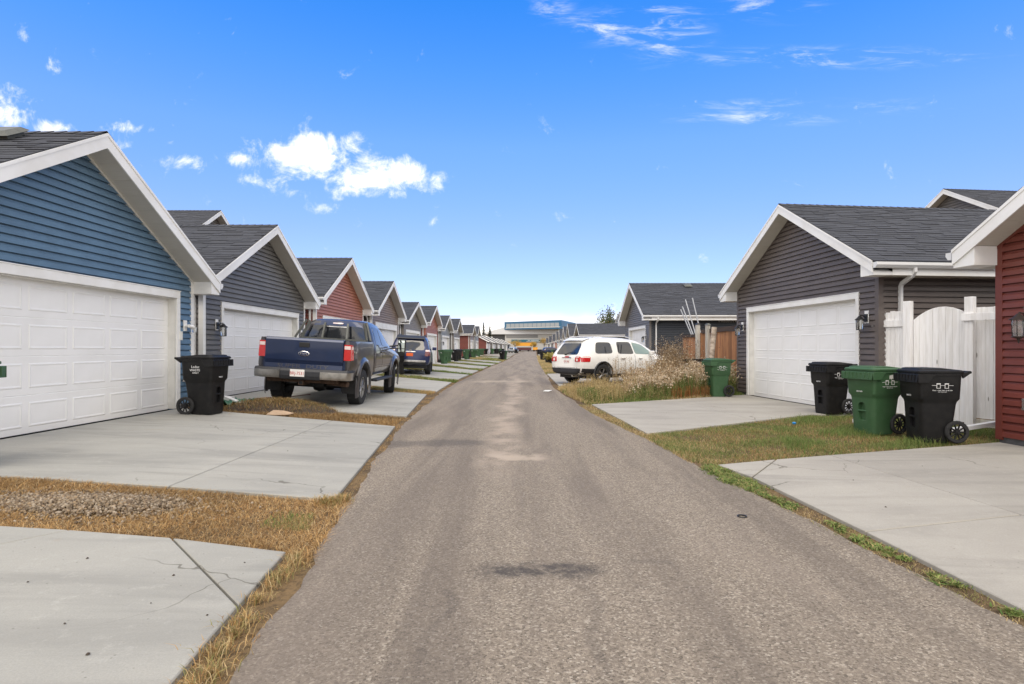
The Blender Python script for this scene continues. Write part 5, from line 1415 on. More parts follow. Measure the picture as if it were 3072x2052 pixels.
# ---- blue SUV
def suv_blue(paint, far=False):
    V = empty('suv', (0, 0, 0))
    st = [(.00, .52, .70, .80, .75, .82, 1.08, .66, 1.62, .22), (.05, .46, .88, .93, .75, .91, 1.10, .71, 1.72, .28), (.30, .42, .92, .96, .75, .93, 1.12, .73, 1.78, .22), (.8, .40, .93, .965, .75, .935, 1.12, .735, 1.81, .08), (1.5, .38, .93, .965, .75, .935, 1.11, .735, 1.82, 0),
          (2.4, .38, .93, .965, .75, .935, 1.10, .73, 1.81, 0), (2.8, .38, .93, .965, .75, .935, 1.10, .72, 1.76, 0), (3.2, .38, .93, .965, .75, .93, 1.10, .72, 1.52, 0), (3.55, .38, .93, .965, .75, .92, 1.08, .74, 1.20, 0), (3.7, .38, .93, .96, .75, .91, 1.06, .74, 1.14, 0),
          (4.4, .40, .92, .95, .72, .88, 1.02, .66, 1.09, 0), (4.72, .44, .82, .86, .70, .80, .92, .56, 1.0, 0), (4.82, .50, .66, .70, .68, .66, .82, .46, .88, 0)]
    body = car_loft(st).build('body', paint, V)
    t = finish(body, [(1.0, .42), (3.79, .42)], 1, .45, 1.93)
    P = lambda *a, **k: patch(t, *a, **k)
    for sd in (-1, 1):
        P('window', [(.42, 1.18), (1.35, 1.17), (1.35, 1.62), (.55, 1.62)], 'side', M['glass'], V, side=sd, rnd=8)
        P('window', [(1.45, 1.17), (2.28, 1.16), (2.24, 1.65), (1.45, 1.65)], 'side', M['glass'], V, side=sd, rnd=9)
        P('window', [(2.36, 1.16), (3.30, 1.15), (2.85, 1.56), (2.32, 1.65)], 'side', M['glass'], V, side=sd, rnd=9)
        P('tail_light', [(.03, .92), (.24, .92), (.26, 1.12), (.05, 1.12)], 'side', M['taildk'], V, side=sd, off=.012, rnd=8)
        P('tail_light_top', [(.05, 1.12), (.27, 1.12), (.27, 1.20), (.07, 1.20)], 'side', M['tailclear'], V, side=sd, off=.012, rnd=8)
        for ax in (1.0, 3.79):
            wheel(V, ax, sd * .83, .40, .26, sd, style=6)
        MB().prism([(sd * .64, .60), (sd * .95, .60), (sd * .95, .22), (sd * .66, .22)], 'x', .50, .52).build('mud_flap', M['rubber'], V)
        mo = MB().box((3.02, sd * .94, 1.16), (3.14, sd * 1.16, 1.33)).build('mirror', paint, V, bevel=.03)
    P('rear_window', [(-.66, 1.17), (.66, 1.17), (.58, 1.62), (-.58, 1.62)], 'rear', M['glass'], V, rnd=10, nu=14)
    for sg in (-1, 1):
        q = [(sg * .68, .90), (sg * .86, .90), (sg * .86, 1.12), (sg * .70, 1.12)]; P('tail_light', q if sg > 0 else [q[1], q[0], q[3], q[2]], 'rear', M['taildk'], V, off=.012, rnd=8)
        q = [(sg * .70, 1.12), (sg * .86, 1.12), (sg * .84, 1.20), (sg * .71, 1.20)]; P('tail_light_top', q if sg > 0 else [q[1], q[0], q[3], q[2]], 'rear', M['tailclear'], V, off=.012, rnd=8)
    P('rear_bumper', [(-.72, .60), (.72, .60), (.74, .70), (-.74, .70)], 'rear', M['dullchrome'], V, off=.035, rnd=9, nu=14)
    P('bumper_lower', [(-.86, .48), (.86, .48), (.88, .60), (-.88, .60)], 'rear', M['cladding'], V, off=.015, rnd=0, nu=14)
    h = t.ray_cast(Vector((-3, 0, .98)), Vector((1, 0, 0)))[0]
    if not far:
        plate(V, h.x - .012, .02, .95, None, 'orange', w=.31, h=.15)
        P('garnish', [(-.24, 1.075), (.24, 1.075), (.24, 1.11), (-.24, 1.11)], 'rear', M['dullchrome'], V, off=.018, rnd=0)
        em = MB().lathe([(.045, -.006), (.06, -.006), (.06, .006), (.045, .006), (.045, -.006)], (0, 0, 0), 20, 'x').build('emblem', M['chrome'], V, Matrix.Translation((h.x + .02, 0, 1.145)) @ Matrix.Diagonal((1, 1.1, .75, 1)))
        MB().raw([(.16, -.66, 1.74), (.16, .66, 1.74), (.55, .68, 1.86), (.55, -.68, 1.86), (.14, -.66, 1.70), (.14, .66, 1.70)], [(0, 1, 2, 3), (4, 5, 1, 0)]).build('spoiler', M['cladding'], V)
        for sd in (-1, 1): MB().tube([(.7, sd * .62, 1.84), (.8, sd * .62, 1.90), (2.3, sd * .62, 1.91), (2.5, sd * .62, 1.85)], .02, 6).build('roof_rail', M['black'], V, smooth=60)
        MB().box((.02, -.10, .46), (.2, .10, .56)).build('hitch', M['black'], V)
    MB().box((.3, -.8, .30), (4.5, .8, .46)).build('underbody', M['black'], V)
    return V
b_ = suv_blue(M['navy2']); tag(b_, 'dark blue SUV with an orange plate parked beyond the pickup', 'car')
zz = gz(-5.2, 28) + .02
b_.matrix_world = Matrix.Translation((-5.36, 26.9, zz)) @ Matrix.Rotation(R(2.75), 4, 'Y') @ Matrix.Rotation(R(97.5), 4, 'Z')
f1 = suv_blue(M['silver'], True); tag(f1, 'distant silver car parked at the far end of the alley', 'car', None)
f1.matrix_world = Matrix.Translation((-3.3, 156, .05)) @ Matrix.Rotation(R(75), 4, 'Z') @ Matrix.Diagonal((1, 1, .86, 1))
f2 = suv_blue(M['navy2'], True); tag(f2, 'distant car glinting beside the bins on the right', 'car')
f2.matrix_world = Matrix.Translation((4.9, 140, .03)) @ Matrix.Rotation(R(20), 4, 'Z') @ Matrix.Diagonal((1, 1, .86, 1))

# ------------------------------------------------------------------ arena and what stands before it
AR = empty('arena', (0, 0, 0), 0, 'large pale arena building with a teal rooftop box at the alley end', 'building')
YA = 330.0
def at(xf, yf, Y): return ((xf - 1569.5) * Y / 1719.0, 1.38 + (1044.5 - yf) * Y / 1719.0)
def boxpx(name, m, x0, y0, x1, y1, Y, depth, parent, **k):
    a, b = at(x0, y0, Y), at(x1, y1, Y)
    return MB().box((a[0], Y, b[1]), (b[0], Y + depth, a[1])).build(name, M[m], parent, **k)
MB().box((-10.5, YA, -1), (27, YA + 60, 9.3)).build('hall_wall', M['arena_wall'], AR)
MB().box((-18, YA + 2, -1), (-10.4, YA + 50, 9.1)).build('side_hall', M['arena_dk'], AR)
MB().box((27, YA + 4, -1), (60, YA + 60, 8.2)).build('side_hall', M['arena_grey'], AR)
MB().prism([(-24, 9.4), (62, 9.4), (62, 10.6), (24, 13.2), (-11, 13.4), (-24, 9.9)], 'y', YA - .8, YA + 62).build('roof', M['arena_roof'], AR)
tb_ = MB(); tb_.raw([(-10.8, YA - 1, 12.0), (21.5, YA - 8, 12.3), (33, YA + 30, 12.3), (0, YA + 38, 12.0), (-10.8, YA - 1, 16.4), (21.5, YA - 8, 17.2), (33, YA + 30, 17.2), (0, YA + 38, 16.4)],
                     [(0, 3, 2, 1), (4, 5, 6, 7), (0, 1, 5, 4), (1, 2, 6, 5), (2, 3, 7, 6), (3, 0, 4, 7)])
tbo = tb_.build('rooftop_box', M['teal'], AR)
for k in range(12):
    t0, t1 = .035 + k * .0775, .035 + (k + 1) * .0775 - .006
    def PT(t, z): return (-10.8 + 32.3 * t - .05, YA - 1 - 7 * t - .12, z + .5 * t)
    MB().raw([PT(t0, 13.1), PT(t1, 13.1), PT(t1, 15.3), PT(t0, 15.3)] + [(p[0] + .02, p[1] + .3, p[2]) for p in (PT(t0, 13.1), PT(t1, 13.1), PT(t1, 15.3), PT(t0, 15.3))],
             [(0, 1, 2, 3), (0, 4, 5, 1), (1, 5, 6, 2), (2, 6, 7, 3), (3, 7, 4, 0)]).build('window', M['arena_glass'], tbo)
MB().raw([PT(.02, 12.75), PT(.98, 12.75), PT(.98, 13.02), PT(.02, 13.02)] + [(p[0], p[1] + .35, p[2]) for p in (PT(.02, 12.75), PT(.98, 12.75), PT(.98, 13.02), PT(.02, 13.02))], [(0, 1, 2, 3), (0, 4, 5, 1), (3, 2, 6, 7)]).build('window_sill', M['white'], tbo)
MB().box((-9.8, YA - .25, 7.4), (8.4, YA - .02, 9.1)).build('grey_band', M['arena_grey'], AR)
sgn = MB().box((-6.8, YA - .5, 4.9), (11.8, YA - .02, 6.35)).build('sign_band', M['teal2'], AR)
xx = 2.6
for wd in (1.5, .3, 2.2, .3, 1.9):
    if wd > 1:
        k = 0.0
        while k < wd:
            MB().box((xx + k, YA - .6, 5.75), (xx + k + .18, YA - .5, 6.1)).build('letter', M['print'], sgn); k += .3
    xx += wd
MB().box((1.8, YA - .6, 5.25), (10.8, YA - .5, 5.4)).build('letter_line', M['print'], sgn)
YC = 262.0
def container(label, x0, y0, x1, y1, m, Y=YC, cat='trailer', nm='trailer'):
    a, b = at(x0, y0, Y), at(x1, y1, Y)
    E = empty(nm, ((a[0] + b[0]) / 2, Y, 0), 0, label, cat)
    w, z0, z1 = (b[0] - a[0]) / 2, max(b[1], .1), a[1]
    MB().box((-w, 0, z0), (w, 2.4, z1)).build('body', M[m], E, bevel=.05)
    MB().box((-w - .03, -.03, z1), (w + .03, 2.43, z1 + .12)).build('top_rail', M['arena_grey'], E)
    k = -w + .3
    while k < w: MB().box((k, -.05, z0 + .1), (k + .08, 0, z1 - .1)).build('rib', M[m], E); k += .9
    for s in (-1, 1): MB().lathe([(.1, -.15), (.42, -.14), (.45, 0), (.42, .14), (.1, .15)], (s * w * .6, .2, .45), 14, 'y').build('wheel', M['rubber'], E)
    return E
container('long yellow trailer at the end of the alley below the arena sign', 1548, 1027.5, 1598, 1038, 'yellow', 275)
container('dark maroon container at the end of the alley', 1551, 1042.5, 1594, 1050.5, 'maroon', 240)
container('small orange yellow box at the end of the alley', 1599, 1041.5, 1613, 1050, 'yellow', 240, 'container', 'container')
wl = MB().box((-20, 246, 0), (24, 246.3, .55)).build('low_wall', M['arena_grey']); tag(wl, 'low grey wall closing the far end of the alley', 'wall')

# ------------------------------------------------------------------ plants
def np_mesh(name, V, loops, sizes, colr, matl, parent=None):
    me = bpy.data.meshes.new(name)
    me.vertices.add(len(V)); me.vertices.foreach_set('co', V.astype(np.float32).ravel())
    me.loops.add(len(loops)); me.loops.foreach_set('vertex_index', loops.astype(np.int32))
    me.polygons.add(len(sizes)); st = np.concatenate([[0], np.cumsum(sizes)[:-1]]).astype(np.int32)
    me.polygons.foreach_set('loop_start', st)
    me.update(calc_edges=True)
    at = me.attributes.new('col', 'FLOAT_COLOR', 'POINT')
    at.data.foreach_set('color', np.concatenate([colr, np.ones((len(colr), 1))], 1).astype(np.float32).ravel())
    return link(name, me, matl, parent)

def blades(P, h, w, lean, colr, bend=0.6, r=nrng):
    """P Nx3 roots; returns V, loops, sizes, colours of bent tapering blades"""
    N = len(P); a = r.uniform(0, 2 * np.pi, N); az = r.uniform(0, 2 * np.pi, N)
    d = np.stack([np.cos(az), np.sin(az), np.zeros(N)], 1); s = np.stack([np.cos(a), np.sin(a), np.zeros(N)], 1)
    h = h[:, None]; w = w[:, None]; lean = lean[:, None]
    up = np.array([[0, 0, 1.0]])
    m = P + h * (0.55 * np.sqrt(np.maximum(0.05, 1 - (lean * .6) ** 2)) * up + 0.5 * lean * .6 * d)
    t = P + h * (np.maximum(0.06, 1 - lean * bend * .75) * up + lean * d)
    V = np.stack([P - s * w * .5, P + s * w * .5, m + s * w * .4, m - s * w * .4, t], 1).reshape(-1, 3)
    b = np.arange(N)[:, None] * 5
    L = np.concatenate([b + np.array([[0, 1, 2, 3]]), b + np.array([[3, 2, 4]])], 1)
    loops = L.reshape(-1); sizes = np.tile([4, 3], N)
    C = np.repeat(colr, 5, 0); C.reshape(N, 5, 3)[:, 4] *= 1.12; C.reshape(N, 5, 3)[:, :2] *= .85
    return V, loops, sizes, C

def cat_parts(parts):
    V = []; Lp = []; S = []; C = []; n = 0
    for v, l, s, c in parts:
        V.append(v); Lp.append(l + n); S.append(s); C.append(c); n += len(v)
    return np.concatenate(V), np.concatenate(Lp), np.concatenate(S), np.concatenate(C)

STRAW = np.array([[.52, .32, .13], [.58, .39, .18], [.44, .25, .095], [.60, .45, .25], [.32, .19, .085], [.54, .36, .16]])
GREEN = np.array([[.14, .21, .055], [.18, .25, .065], [.10, .165, .042], [.23, .26, .085], [.16, .20, .06]])
OLIVE = np.array([[.26, .25, .095], [.33, .29, .12], [.21, .21, .075], [.39, .32, .14]])
BLONDE = np.array([[.52, .39, .19], [.58, .46, .26], [.46, .33, .15], [.40, .30, .14]])
def pick(pal, n, jit=.12):
    c = pal[nrng.integers(0, len(pal), n)]
    return np.clip(c * nrng.uniform(1 - jit, 1 + jit, (n, 1)), 0, 1)

def scatter(poly, n):
    xs = [p[0] for p in poly]; ys = [p[1] for p in poly]
    out = []; got = 0
    while got < n:
        x = nrng.uniform(min(xs), max(xs), n * 2); y = nrng.uniform(min(ys), max(ys), n * 2)
        k = in_poly(x, y, poly); out.append(np.stack([x[k], y[k]], 1)); got += k.sum()
    return np.concatenate(out)[:n]

def off_drives(p):
    k = np.ones(len(p), bool)
    for poly in DRIVES: k &= ~in_poly(p[:, 0], p[:, 1], poly)
    return p[k]

def vnoise(p, f, seed=0):
    q = p * f + seed * 17.3
    return .5 + .25 * (np.sin(q[:, 0] * 1.7 + np.sin(q[:, 1] * 2.3)) + np.sin(q[:, 1] * 1.9 + 1.3 * np.sin(q[:, 0] * 1.1 + 2)))

def lawn(name, label, poly, dens, pals, hmin, hmax, wmin=.003, wmax=.006, lean=(.3, 1.0), mixf=.6, keep=None, clear=True, seed=0, cat='grass'):
    ar = .5 * abs(sum(poly[i][0] * poly[(i + 1) % len(poly)][1] - poly[(i + 1) % len(poly)][0] * poly[i][1] for i in range(len(poly))))
    p = scatter(poly, int(ar * dens))
    if clear: p = off_drives(p)
    n = vnoise(p, mixf, seed)
    if keep is not None:
        k = nrng.random(len(p)) < keep(p, n); p, n = p[k], n[k]
    N = len(p)
    z = gzn(p[:, 0], p[:, 1]) - .012
    P = np.concatenate([p, z[:, None]], 1)
    sel = (n + nrng.normal(0, .16, N)) > .5
    C = np.where(sel[:, None], pick(pals[0], N), pick(pals[1], N))
    h = nrng.uniform(hmin, hmax, N) * (0.6 + .7 * vnoise(p, 2.3, seed + 3)); w = nrng.uniform(wmin, wmax, N); l = nrng.uniform(*lean, N)
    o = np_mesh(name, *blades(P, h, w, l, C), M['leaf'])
    return tag(o, label, cat, None, 'stuff')

# dry strip between the two nearest driveways: matted straw plus standing blades
stripA = [(-1.36, 3.62), (-1.56, 5.2), (-3.3, 5.36), (-6.6, 5.62), (-6.6, 4.22), (-3.2, 4.03), (-1.56, 3.80)]
lawn('dry_grass', 'matted straw coloured grass between the two nearest driveways', stripA, 8000, (STRAW, STRAW * .72), .025, .075, .0025, .005, (.7, 1.8), 1.7, keep=lambda p, n: np.where(((p[:, 0] + 3.55) / .75) ** 2 + ((p[:, 1] - 4.75) / .33) ** 2 < 1, .38, 1.0))
lawn('green_tuft', 'dull green patch in the straw near the alley', [(-2.0, 4.35), (-1.62, 4.3), (-1.7, 4.72), (-2.05, 4.8)], 4500, (OLIVE, GREEN * 1.15), .04, .10, .003, .005, (.2, .8), 2, keep=lambda p, n: n * 1.3)
# verge tufts along the left lane edge
def tufts(name, label, spots, pal, cat='grass', hm=(.05, .13), n0=170, spread=.10, lean=(.35, 1.1), wm=(.0028, .005)):
    Ps = []; Cs = []
    for x, y, s in spots:
        n = int(n0 * s * s) + 20
        r = spread * s * np.abs(nrng.normal(0, .6, n)); a = nrng.uniform(0, 6.283, n)
        q = np.stack([x + r * np.cos(a), y + r * np.sin(a)], 1)
        Ps.append(np.concatenate([q, (gzn(q[:, 0], q[:, 1]) - .005)[:, None]], 1)); Cs.append(pick(pal, n))
    P = np.concatenate(Ps); C = np.concatenate(Cs); N = len(P)
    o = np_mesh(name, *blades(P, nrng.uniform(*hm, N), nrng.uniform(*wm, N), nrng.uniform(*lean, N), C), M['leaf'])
    return tag(o, label, cat, None, 'stuff')
sp = []
for y, s in [(2.30, 1.1), (2.42, 1.2), (2.58, 1.25), (2.75, 1.0), (2.88, 1.2), (3.12, .9), (3.3, .7), (3.42, 1.0), (3.52, 1.1), (3.66, .9), (3.75, .9)]: sp.append((xl(y) - .10 + rng.uniform(-.03, .03), y, s))
tufts('grass_tufts', 'straw and green tufts along the near left lane edge', sp, np.concatenate([BLONDE * .9, OLIVE, STRAW]), n0=95, hm=(.04, .10), spread=.085)
lawn('dry_verge', 'thin dry grass along the left lane edge', [(xl(y) + .02, y) for y in (2.2, 3, 4, 5, 6, 8, 10, 13, 17, 20, 24)] + [(xl(y) - .22, y) for y in (24, 20, 17, 13, 10, 8, 6, 5, 4, 3, 2.2)], 2000, (STRAW, BLONDE * .85), .012, .05, .0025, .0045, (.5, 1.5), 3, keep=lambda p, n: np.clip(n * 1.6 - .35, .05, 1), clear=True)
tufts('corner_tuft', 'dry tuft at the corner of the second driveway', [(-1.70, 5.10, 1.2), (-1.64, 5.16, 1.0), (-1.78, 5.08, .8)], np.concatenate([STRAW, OLIVE]))
lawn('dry_strip', 'brown dry grass strip in front of the pickup driveway', [(-2.28, 10.05), (-2.36, 11.40), (-4.9, 11.9), (-6.6, 12.6), (-6.6, 11.15), (-3.45, 10.40)], 3200, (STRAW * .8, STRAW * .55), .03, .09, .004, .007, (.4, 1.2), 1.4)
lawn('dry_strip', 'straw strip behind the pickup truck driveway', [(-2.80, 16.95), (-2.72, 17.9), (-4.7, 18.95), (-7.1, 19.95), (-7.1, 18.45), (-4.9, 17.6)], 1800, (STRAW, OLIVE), .04, .10, .006, .010, (.3, 1.0), 1.2)
ygap = [(23.0, 24.3, 25.5, 27.0), (29.6, 30.2, 32.7, 34.2), (35.1, 36.8, 39.8, 41.9), (42.7, 44.2, 47.5, 49.7), (50.1, 52.5, 55.3, 58.8), (59.1, 71.9, 64.4, 76.8), (79.1, 80.4, 82.4, 85.5)]
for i, (a, b, c, d) in enumerate(ygap):
    lab = ['green grass strip in front of the blue SUV driveway', 'second green grass strip counting from the blue SUV', 'third green grass strip counting from the blue SUV', 'fourth green grass strip counting from the blue SUV', 'fifth green grass strip counting from the blue SUV', 'wide olive grass patch before the lone bin', 'farthest narrow grass strip on the left'][i]
    lawn('grass_strip', lab, [(xl(a) - .05, a), (xl(b) - .05, b), (-7.1, d), (-7.1, c)], 900 if i < 4 else 350, (GREEN, OLIVE if i != 5 else BLONDE), .06, .15, .010, .020, (.2, .9), .8)
# right lawn with the bins
lawnR = [(2.05, 7.0), (2.27, 6.74), (3.1, 7.05), (6.88, 8.32), (8.2, 9.3), (7.3, 11.4), (5.95, 11.74), (4.4, 10.70), (2.0, 9.10), (1.90, 8.7)]
lawn('lawn', 'patchy lawn around the three bins by the white gate', lawnR, 4400, (np.concatenate([GREEN, GREEN, OLIVE]), np.concatenate([OLIVE, GREEN, BLONDE * .85, STRAW * .75])), .025, .075, .003, .006, (.3, 1.3), 2.1, keep=lambda p, n: np.clip(.35 + vnoise(p, 3.3, 8), .2, 1))
lawn('tall_grass', 'longer grass around the bin wheels and fence foot', [(3.4, 7.3), (6.88, 8.40), (8.1, 9.3), (7.2, 11.4), (6.1, 11.8), (4.6, 10.75)], 1300, (GREEN, GREEN * 1.2), .07, .17, .003, .006, (.2, .8), 2.2, keep=lambda p, n: np.clip((n - .35) * 2, .05, 1))
lawn('lawn_edge', 'dry grass at the lawn corner by the lane', [(1.84, 8.9), (2.0, 6.9), (2.3, 6.75), (2.9, 7.4), (2.6, 8.6), (2.05, 9.1)], 2600, (BLONDE, OLIVE), .02, .06, .003, .005, (.4, 1.2), 2)
# weeds along the right lane edge: small broad leaves
vr = [(xr(y) - .02, y) for y in (2.2, 3, 4, 4.7, 5.4, 6.1, 6.7)] + [(xr(y) + .20, y) for y in (6.7, 6.1, 5.4, 4.7, 4, 3, 2.2)]
tufts('lane_weeds', 'low green weeds in the crack along the near right lane edge', [(xr(y) + .10 + rng.uniform(-.05, .05) * (2 if y > 5.6 else 1), y, rng.uniform(.4, 1.15) * (1.5 if y > 5.6 else 1)) for y in np.concatenate([np.arange(2.5, 5.6, .07), np.arange(5.6, 6.7, .035)]) if y > 5.5 or math.sin(y * 5.1) + math.sin(y * 11.3 + 1) > -.55],
      np.concatenate([GREEN, GREEN * 1.2, OLIVE]), hm=(.02, .05), n0=70, spread=.07, lean=(.6, 1.8), wm=(.008, .016))
lawn('lane_straw', 'thin straw along the near right lane edge', vr, 2200, (BLONDE, OLIVE), .015, .05, .0025, .005, (.5, 1.4), 3)
lawn('right_verge', 'sparse green and dry grass along the right lane edge', [(xr(y) - .03, y) for y in (8.9, 10, 12, 14)] + [(xr(y) + .28, y) for y in (14, 12, 10, 8.9)], 2200, (OLIVE, BLONDE), .02, .07, .004, .007, (.4, 1.2), 2)
lawn('far_right_verge', 'pale dry grass along the far right lane edge', [(xr(y) - .05, y) for y in (30, 40, 50, 60, 80, 105)] + [(xr(y) + .9, y) for y in (105, 80, 60, 50, 40, 30)], 500, (BLONDE, OLIVE), .05, .16, .012, .024, (.3, .9), .5)
lawn('yard_grass', 'grass between the far right driveways', [(2.2, 34), (2.6, 64), (3.4, 79), (6.9, 79), (6.7, 64), (6.2, 36)], 160, (OLIVE, GREEN), .08, .2, .03, .05, (.2, .8), .4)

# ---- tall weeds between the brown garage and the white SUV
def weeds(name, label, poly, n, hfun, stem_c, head_c, head, leaf_c, leafn=3, seed=0, wscale=1.0):
    p = scatter(poly, n); p = off_drives(p) if False else p
    N = len(p); hh = hfun(p) * nrng.uniform(.65, 1.15, N)
    parts = []
    P = np.concatenate([p, np.zeros((N, 1)) - .01], 1)
    az = nrng.uniform(0, 6.283, N); ln = nrng.uniform(.03, .25, N)
    tip = P + np.stack([np.cos(az) * ln * hh, np.sin(az) * ln * hh, hh], 1)
    w = nrng.uniform(.003, .006, N)[:, None] * wscale
    side = np.stack([-np.sin(az), np.cos(az), np.zeros(N)], 1) * w
    V = np.stack([P - side, P + side, tip + side * .5, tip - side * .5], 1).reshape(-1, 3)
    lp = (np.arange(N)[:, None] * 4 + np.arange(4)[None]).reshape(-1)
    parts.append((V, lp, np.full(N, 4), np.repeat(pick(stem_c, N), 4, 0)))
    # leaves / side branches along each stem
    k = leafn; t = nrng.uniform(.12, .95, (N, k)); base = (P[:, None] + (tip - P)[:, None] * t[..., None]).reshape(-1, 3)
    parts.append(blades(base, nrng.uniform(.06, .16, N * k) * np.repeat(np.minimum(hh, 1), k), nrng.uniform(.006, .014, N * k) * wscale, nrng.uniform(.5, 1.1, N * k), pick(leaf_c, N * k)))
    # heads: little crossed quads
    if head:
        q, rad, spread = head
        c = tip[:, None] + nrng.normal(0, 1, (N, q, 3)) * np.array([spread, spread, spread * .8]) - np.array([0, 0, spread])
        c = c.reshape(-1, 3); m = len(c); r = nrng.uniform(.6, 1.3, (m, 1)) * rad
        for kk in range(2):
            u = nrng.normal(0, 1, (m, 3)); u /= np.linalg.norm(u, axis=1, keepdims=True)
            v = np.cross(u, nrng.normal(0, 1, (m, 3))); v /= np.linalg.norm(v, axis=1, keepdims=True)
            Vq = np.stack([c - u * r, c + v * r, c + u * r, c - v * r], 1).reshape(-1, 3)
            parts.append((Vq, (np.arange(m)[:, None] * 4 + np.arange(4)[None]).reshape(-1), np.full(m, 4), np.repeat(pick(head_c, m, .2), 4, 0)))
    o = np_mesh(name, *cat_parts(parts), M['leaf'])
    return tag(o, label, 'weeds', None, 'stuff')
plot = [(1.55, 14.2), (1.70, 13.95), (3.9, 15.15), (6.4, 16.6), (6.9, 18.0), (6.0, 21.5), (5.9, 22.3), (3.6, 20.4), (1.35, 20.5), (1.15, 19.4), (1.3, 16.5)]
core = [(2.7, 15.3), (3.9, 15.35), (6.2, 16.75), (6.8, 18.0), (6.2, 20.6), (4.6, 20.6), (3.3, 19.0)]
hump = lambda p: np.clip(.25 + .28 * (p[:, 0] - 1.8), .25, 1.0) * (.72 + .5 * vnoise(p, 2.8, 4))
DRYST = np.array([[.30, .20, .10], [.36, .25, .13], [.24, .16, .085], [.42, .30, .15]])
DARKST = np.array([[.10, .07, .05], [.15, .10, .065], [.20, .13, .08]])
FLUFF = np.array([[.66, .55, .40], [.76, .67, .53], [.55, .42, .28], [.45, .32, .20], [.58, .47, .33]])
weeds('green_undergrowth', 'green weeds under the fluffy seed heads', core, 2600, lambda p: hump(p) * .55, GREEN, GREEN, None, np.concatenate([GREEN, GREEN * .8, OLIVE]), 9, wscale=1.3)
weeds('seed_weeds', 'pale fluffy seed headed weeds between lane and brown garage', core, 1500, lambda p: hump(p) * .80, DRYST, FLUFF, (7, .021, .055), np.concatenate([OLIVE, DRYST]), 4)
weeds('golden_grass', 'tall golden dry grass at the front of the weed patch', [(1.3, 16.5), (1.7, 14.2), (2.6, 14.8), (3.3, 16.2), (3.0, 18.8), (1.4, 20.3)], 1500, lambda p: np.clip(.18 + .18 * (p[:, 0] - 1.3), .14, .6) * (.5 + vnoise(p, 3.1, 5)), BLONDE, BLONDE, (3, .010, .04), np.concatenate([BLONDE, OLIVE]), 4)
weeds('front_greens', 'mixed green and dry growth in front of the seed heads', [(1.6, 14.25), (3.9, 15.3), (4.4, 16.2), (3.2, 16.4), (1.5, 16.2)], 1500, lambda p: .12 + .28 * vnoise(p, 2.4, 9), np.concatenate([OLIVE, GREEN]), FLUFF, None, np.concatenate([GREEN, GREEN * .8, OLIVE, BLONDE]), 8, wscale=1.2)
weeds('brown_brush', 'tall brown dry brush by the cedar fence', [(4.5, 18.2), (5.25, 17.6), (5.75, 20.4), (5.15, 21.6)], 560, lambda p: .7 + .75 * vnoise(p, 2.2, 2), DRYST, np.concatenate([DRYST * .8, FLUFF * .7]), (8, .016, .09), DRYST, 6)
weeds('dark_brush', 'dark twiggy stems with seed tufts above the weeds', [(4.4, 18.2), (5.6, 17.4), (5.8, 20.6), (5.1, 21.6)], 120, lambda p: np.full(len(p), 1.6), DARKST, np.concatenate([DARKST, FLUFF * .8]), (8, .014, .10), DARKST, 5)
weeds('orange_weeds', 'reddish dry weeds at the driveway edge under the seed heads', [(4.0, 15.35), (5.9, 16.5), (5.7, 16.9), (4.1, 15.9)], 420, lambda p: np.full(len(p), .32), np.array([[.36, .15, .05], [.30, .17, .07]]), FLUFF, None, np.array([[.42, .17, .05], [.34, .20, .08]]), 7)
lawn('weed_floor', 'short grass covering the ground of the weed patch', plot, 1500, (BLONDE, GREEN), .05, .16, .006, .012, (.3, 1.0), .9, clear=True)
lawn('fallen_leaves', 'pale fallen leaves along the driveway by the weeds', [(2.3, 14.3), (4.3, 15.45), (4.2, 15.65), (2.3, 14.6)], 500, (FLUFF, FLUFF * .8), .02, .04, .02, .035, (1.2, 2.0), 3, clear=False)
weeds('stalk_row', 'single tall stalks in front of the white SUV wheel', [(2.6, 16.8), (4.4, 16.4), (4.6, 18.2), (2.9, 18.4)], 140, lambda p: np.full(len(p), 1.0), DRYST, DRYST * 1.1, (6, .010, .05), DRYST, 3)

# ---- gravel heap
def gravel():
    ico = np.array([[0, 0, 1], [.89, 0, .45], [.28, .85, .45], [-.72, .53, .45], [-.72, -.53, .45], [.28, -.85, .45], [.72, .53, -.45], [-.28, .85, -.45], [-.89, 0, -.45], [-.28, -.85, -.45], [.72, -.53, -.45], [0, 0, -1.]])
    tri = np.array([[0, 1, 2], [0, 2, 3], [0, 3, 4], [0, 4, 5], [0, 5, 1], [1, 6, 2], [2, 7, 3], [3, 8, 4], [4, 9, 5], [5, 10, 1], [1, 10, 6], [2, 6, 7], [3, 7, 8], [4, 8, 9], [5, 9, 10], [11, 6, 10], [11, 7, 6], [11, 8, 7], [11, 9, 8], [11, 10, 9]])
    n = 5200
    q = nrng.normal(0, 1, (n, 2)) * np.array([.40, .17]) + np.array([-3.45, 4.74])
    k = nrng.random(n) < .25; q[k] = nrng.normal(0, 1, (k.sum(), 2)) * np.array([.20, .14]) + np.array([-4.15, 4.72])
    hz = .06 * np.exp(-((q[:, 0] + 3.45) / .45) ** 2 - ((q[:, 1] - 4.74) / .2) ** 2)
    z = gzn(q[:, 0], q[:, 1]) + hz + nrng.uniform(-.012, .006, n)
    s = nrng.uniform(.006, .015, (n, 1, 1)) * nrng.uniform(.7, 1.3, (n, 1, 3))
    V = (ico[None] * s + np.concatenate([q, z[:, None]], 1)[:, None]).reshape(-1, 3)
    lp = (np.arange(n)[:, None, None] * 12 + tri[None]).reshape(-1)
    C = np.repeat(pick(np.array([[.30, .235, .165], [.22, .17, .115], [.40, .33, .25], [.17, .125, .085], [.33, .24, .15]]), n, .2), 12, 0)
    o = np_mesh('gravel', V, lp, np.full(n * 20, 3), C, M['leaf']); tag(o, 'small heap of pale pebbles on the dry grass strip', 'gravel', None, 'stuff')
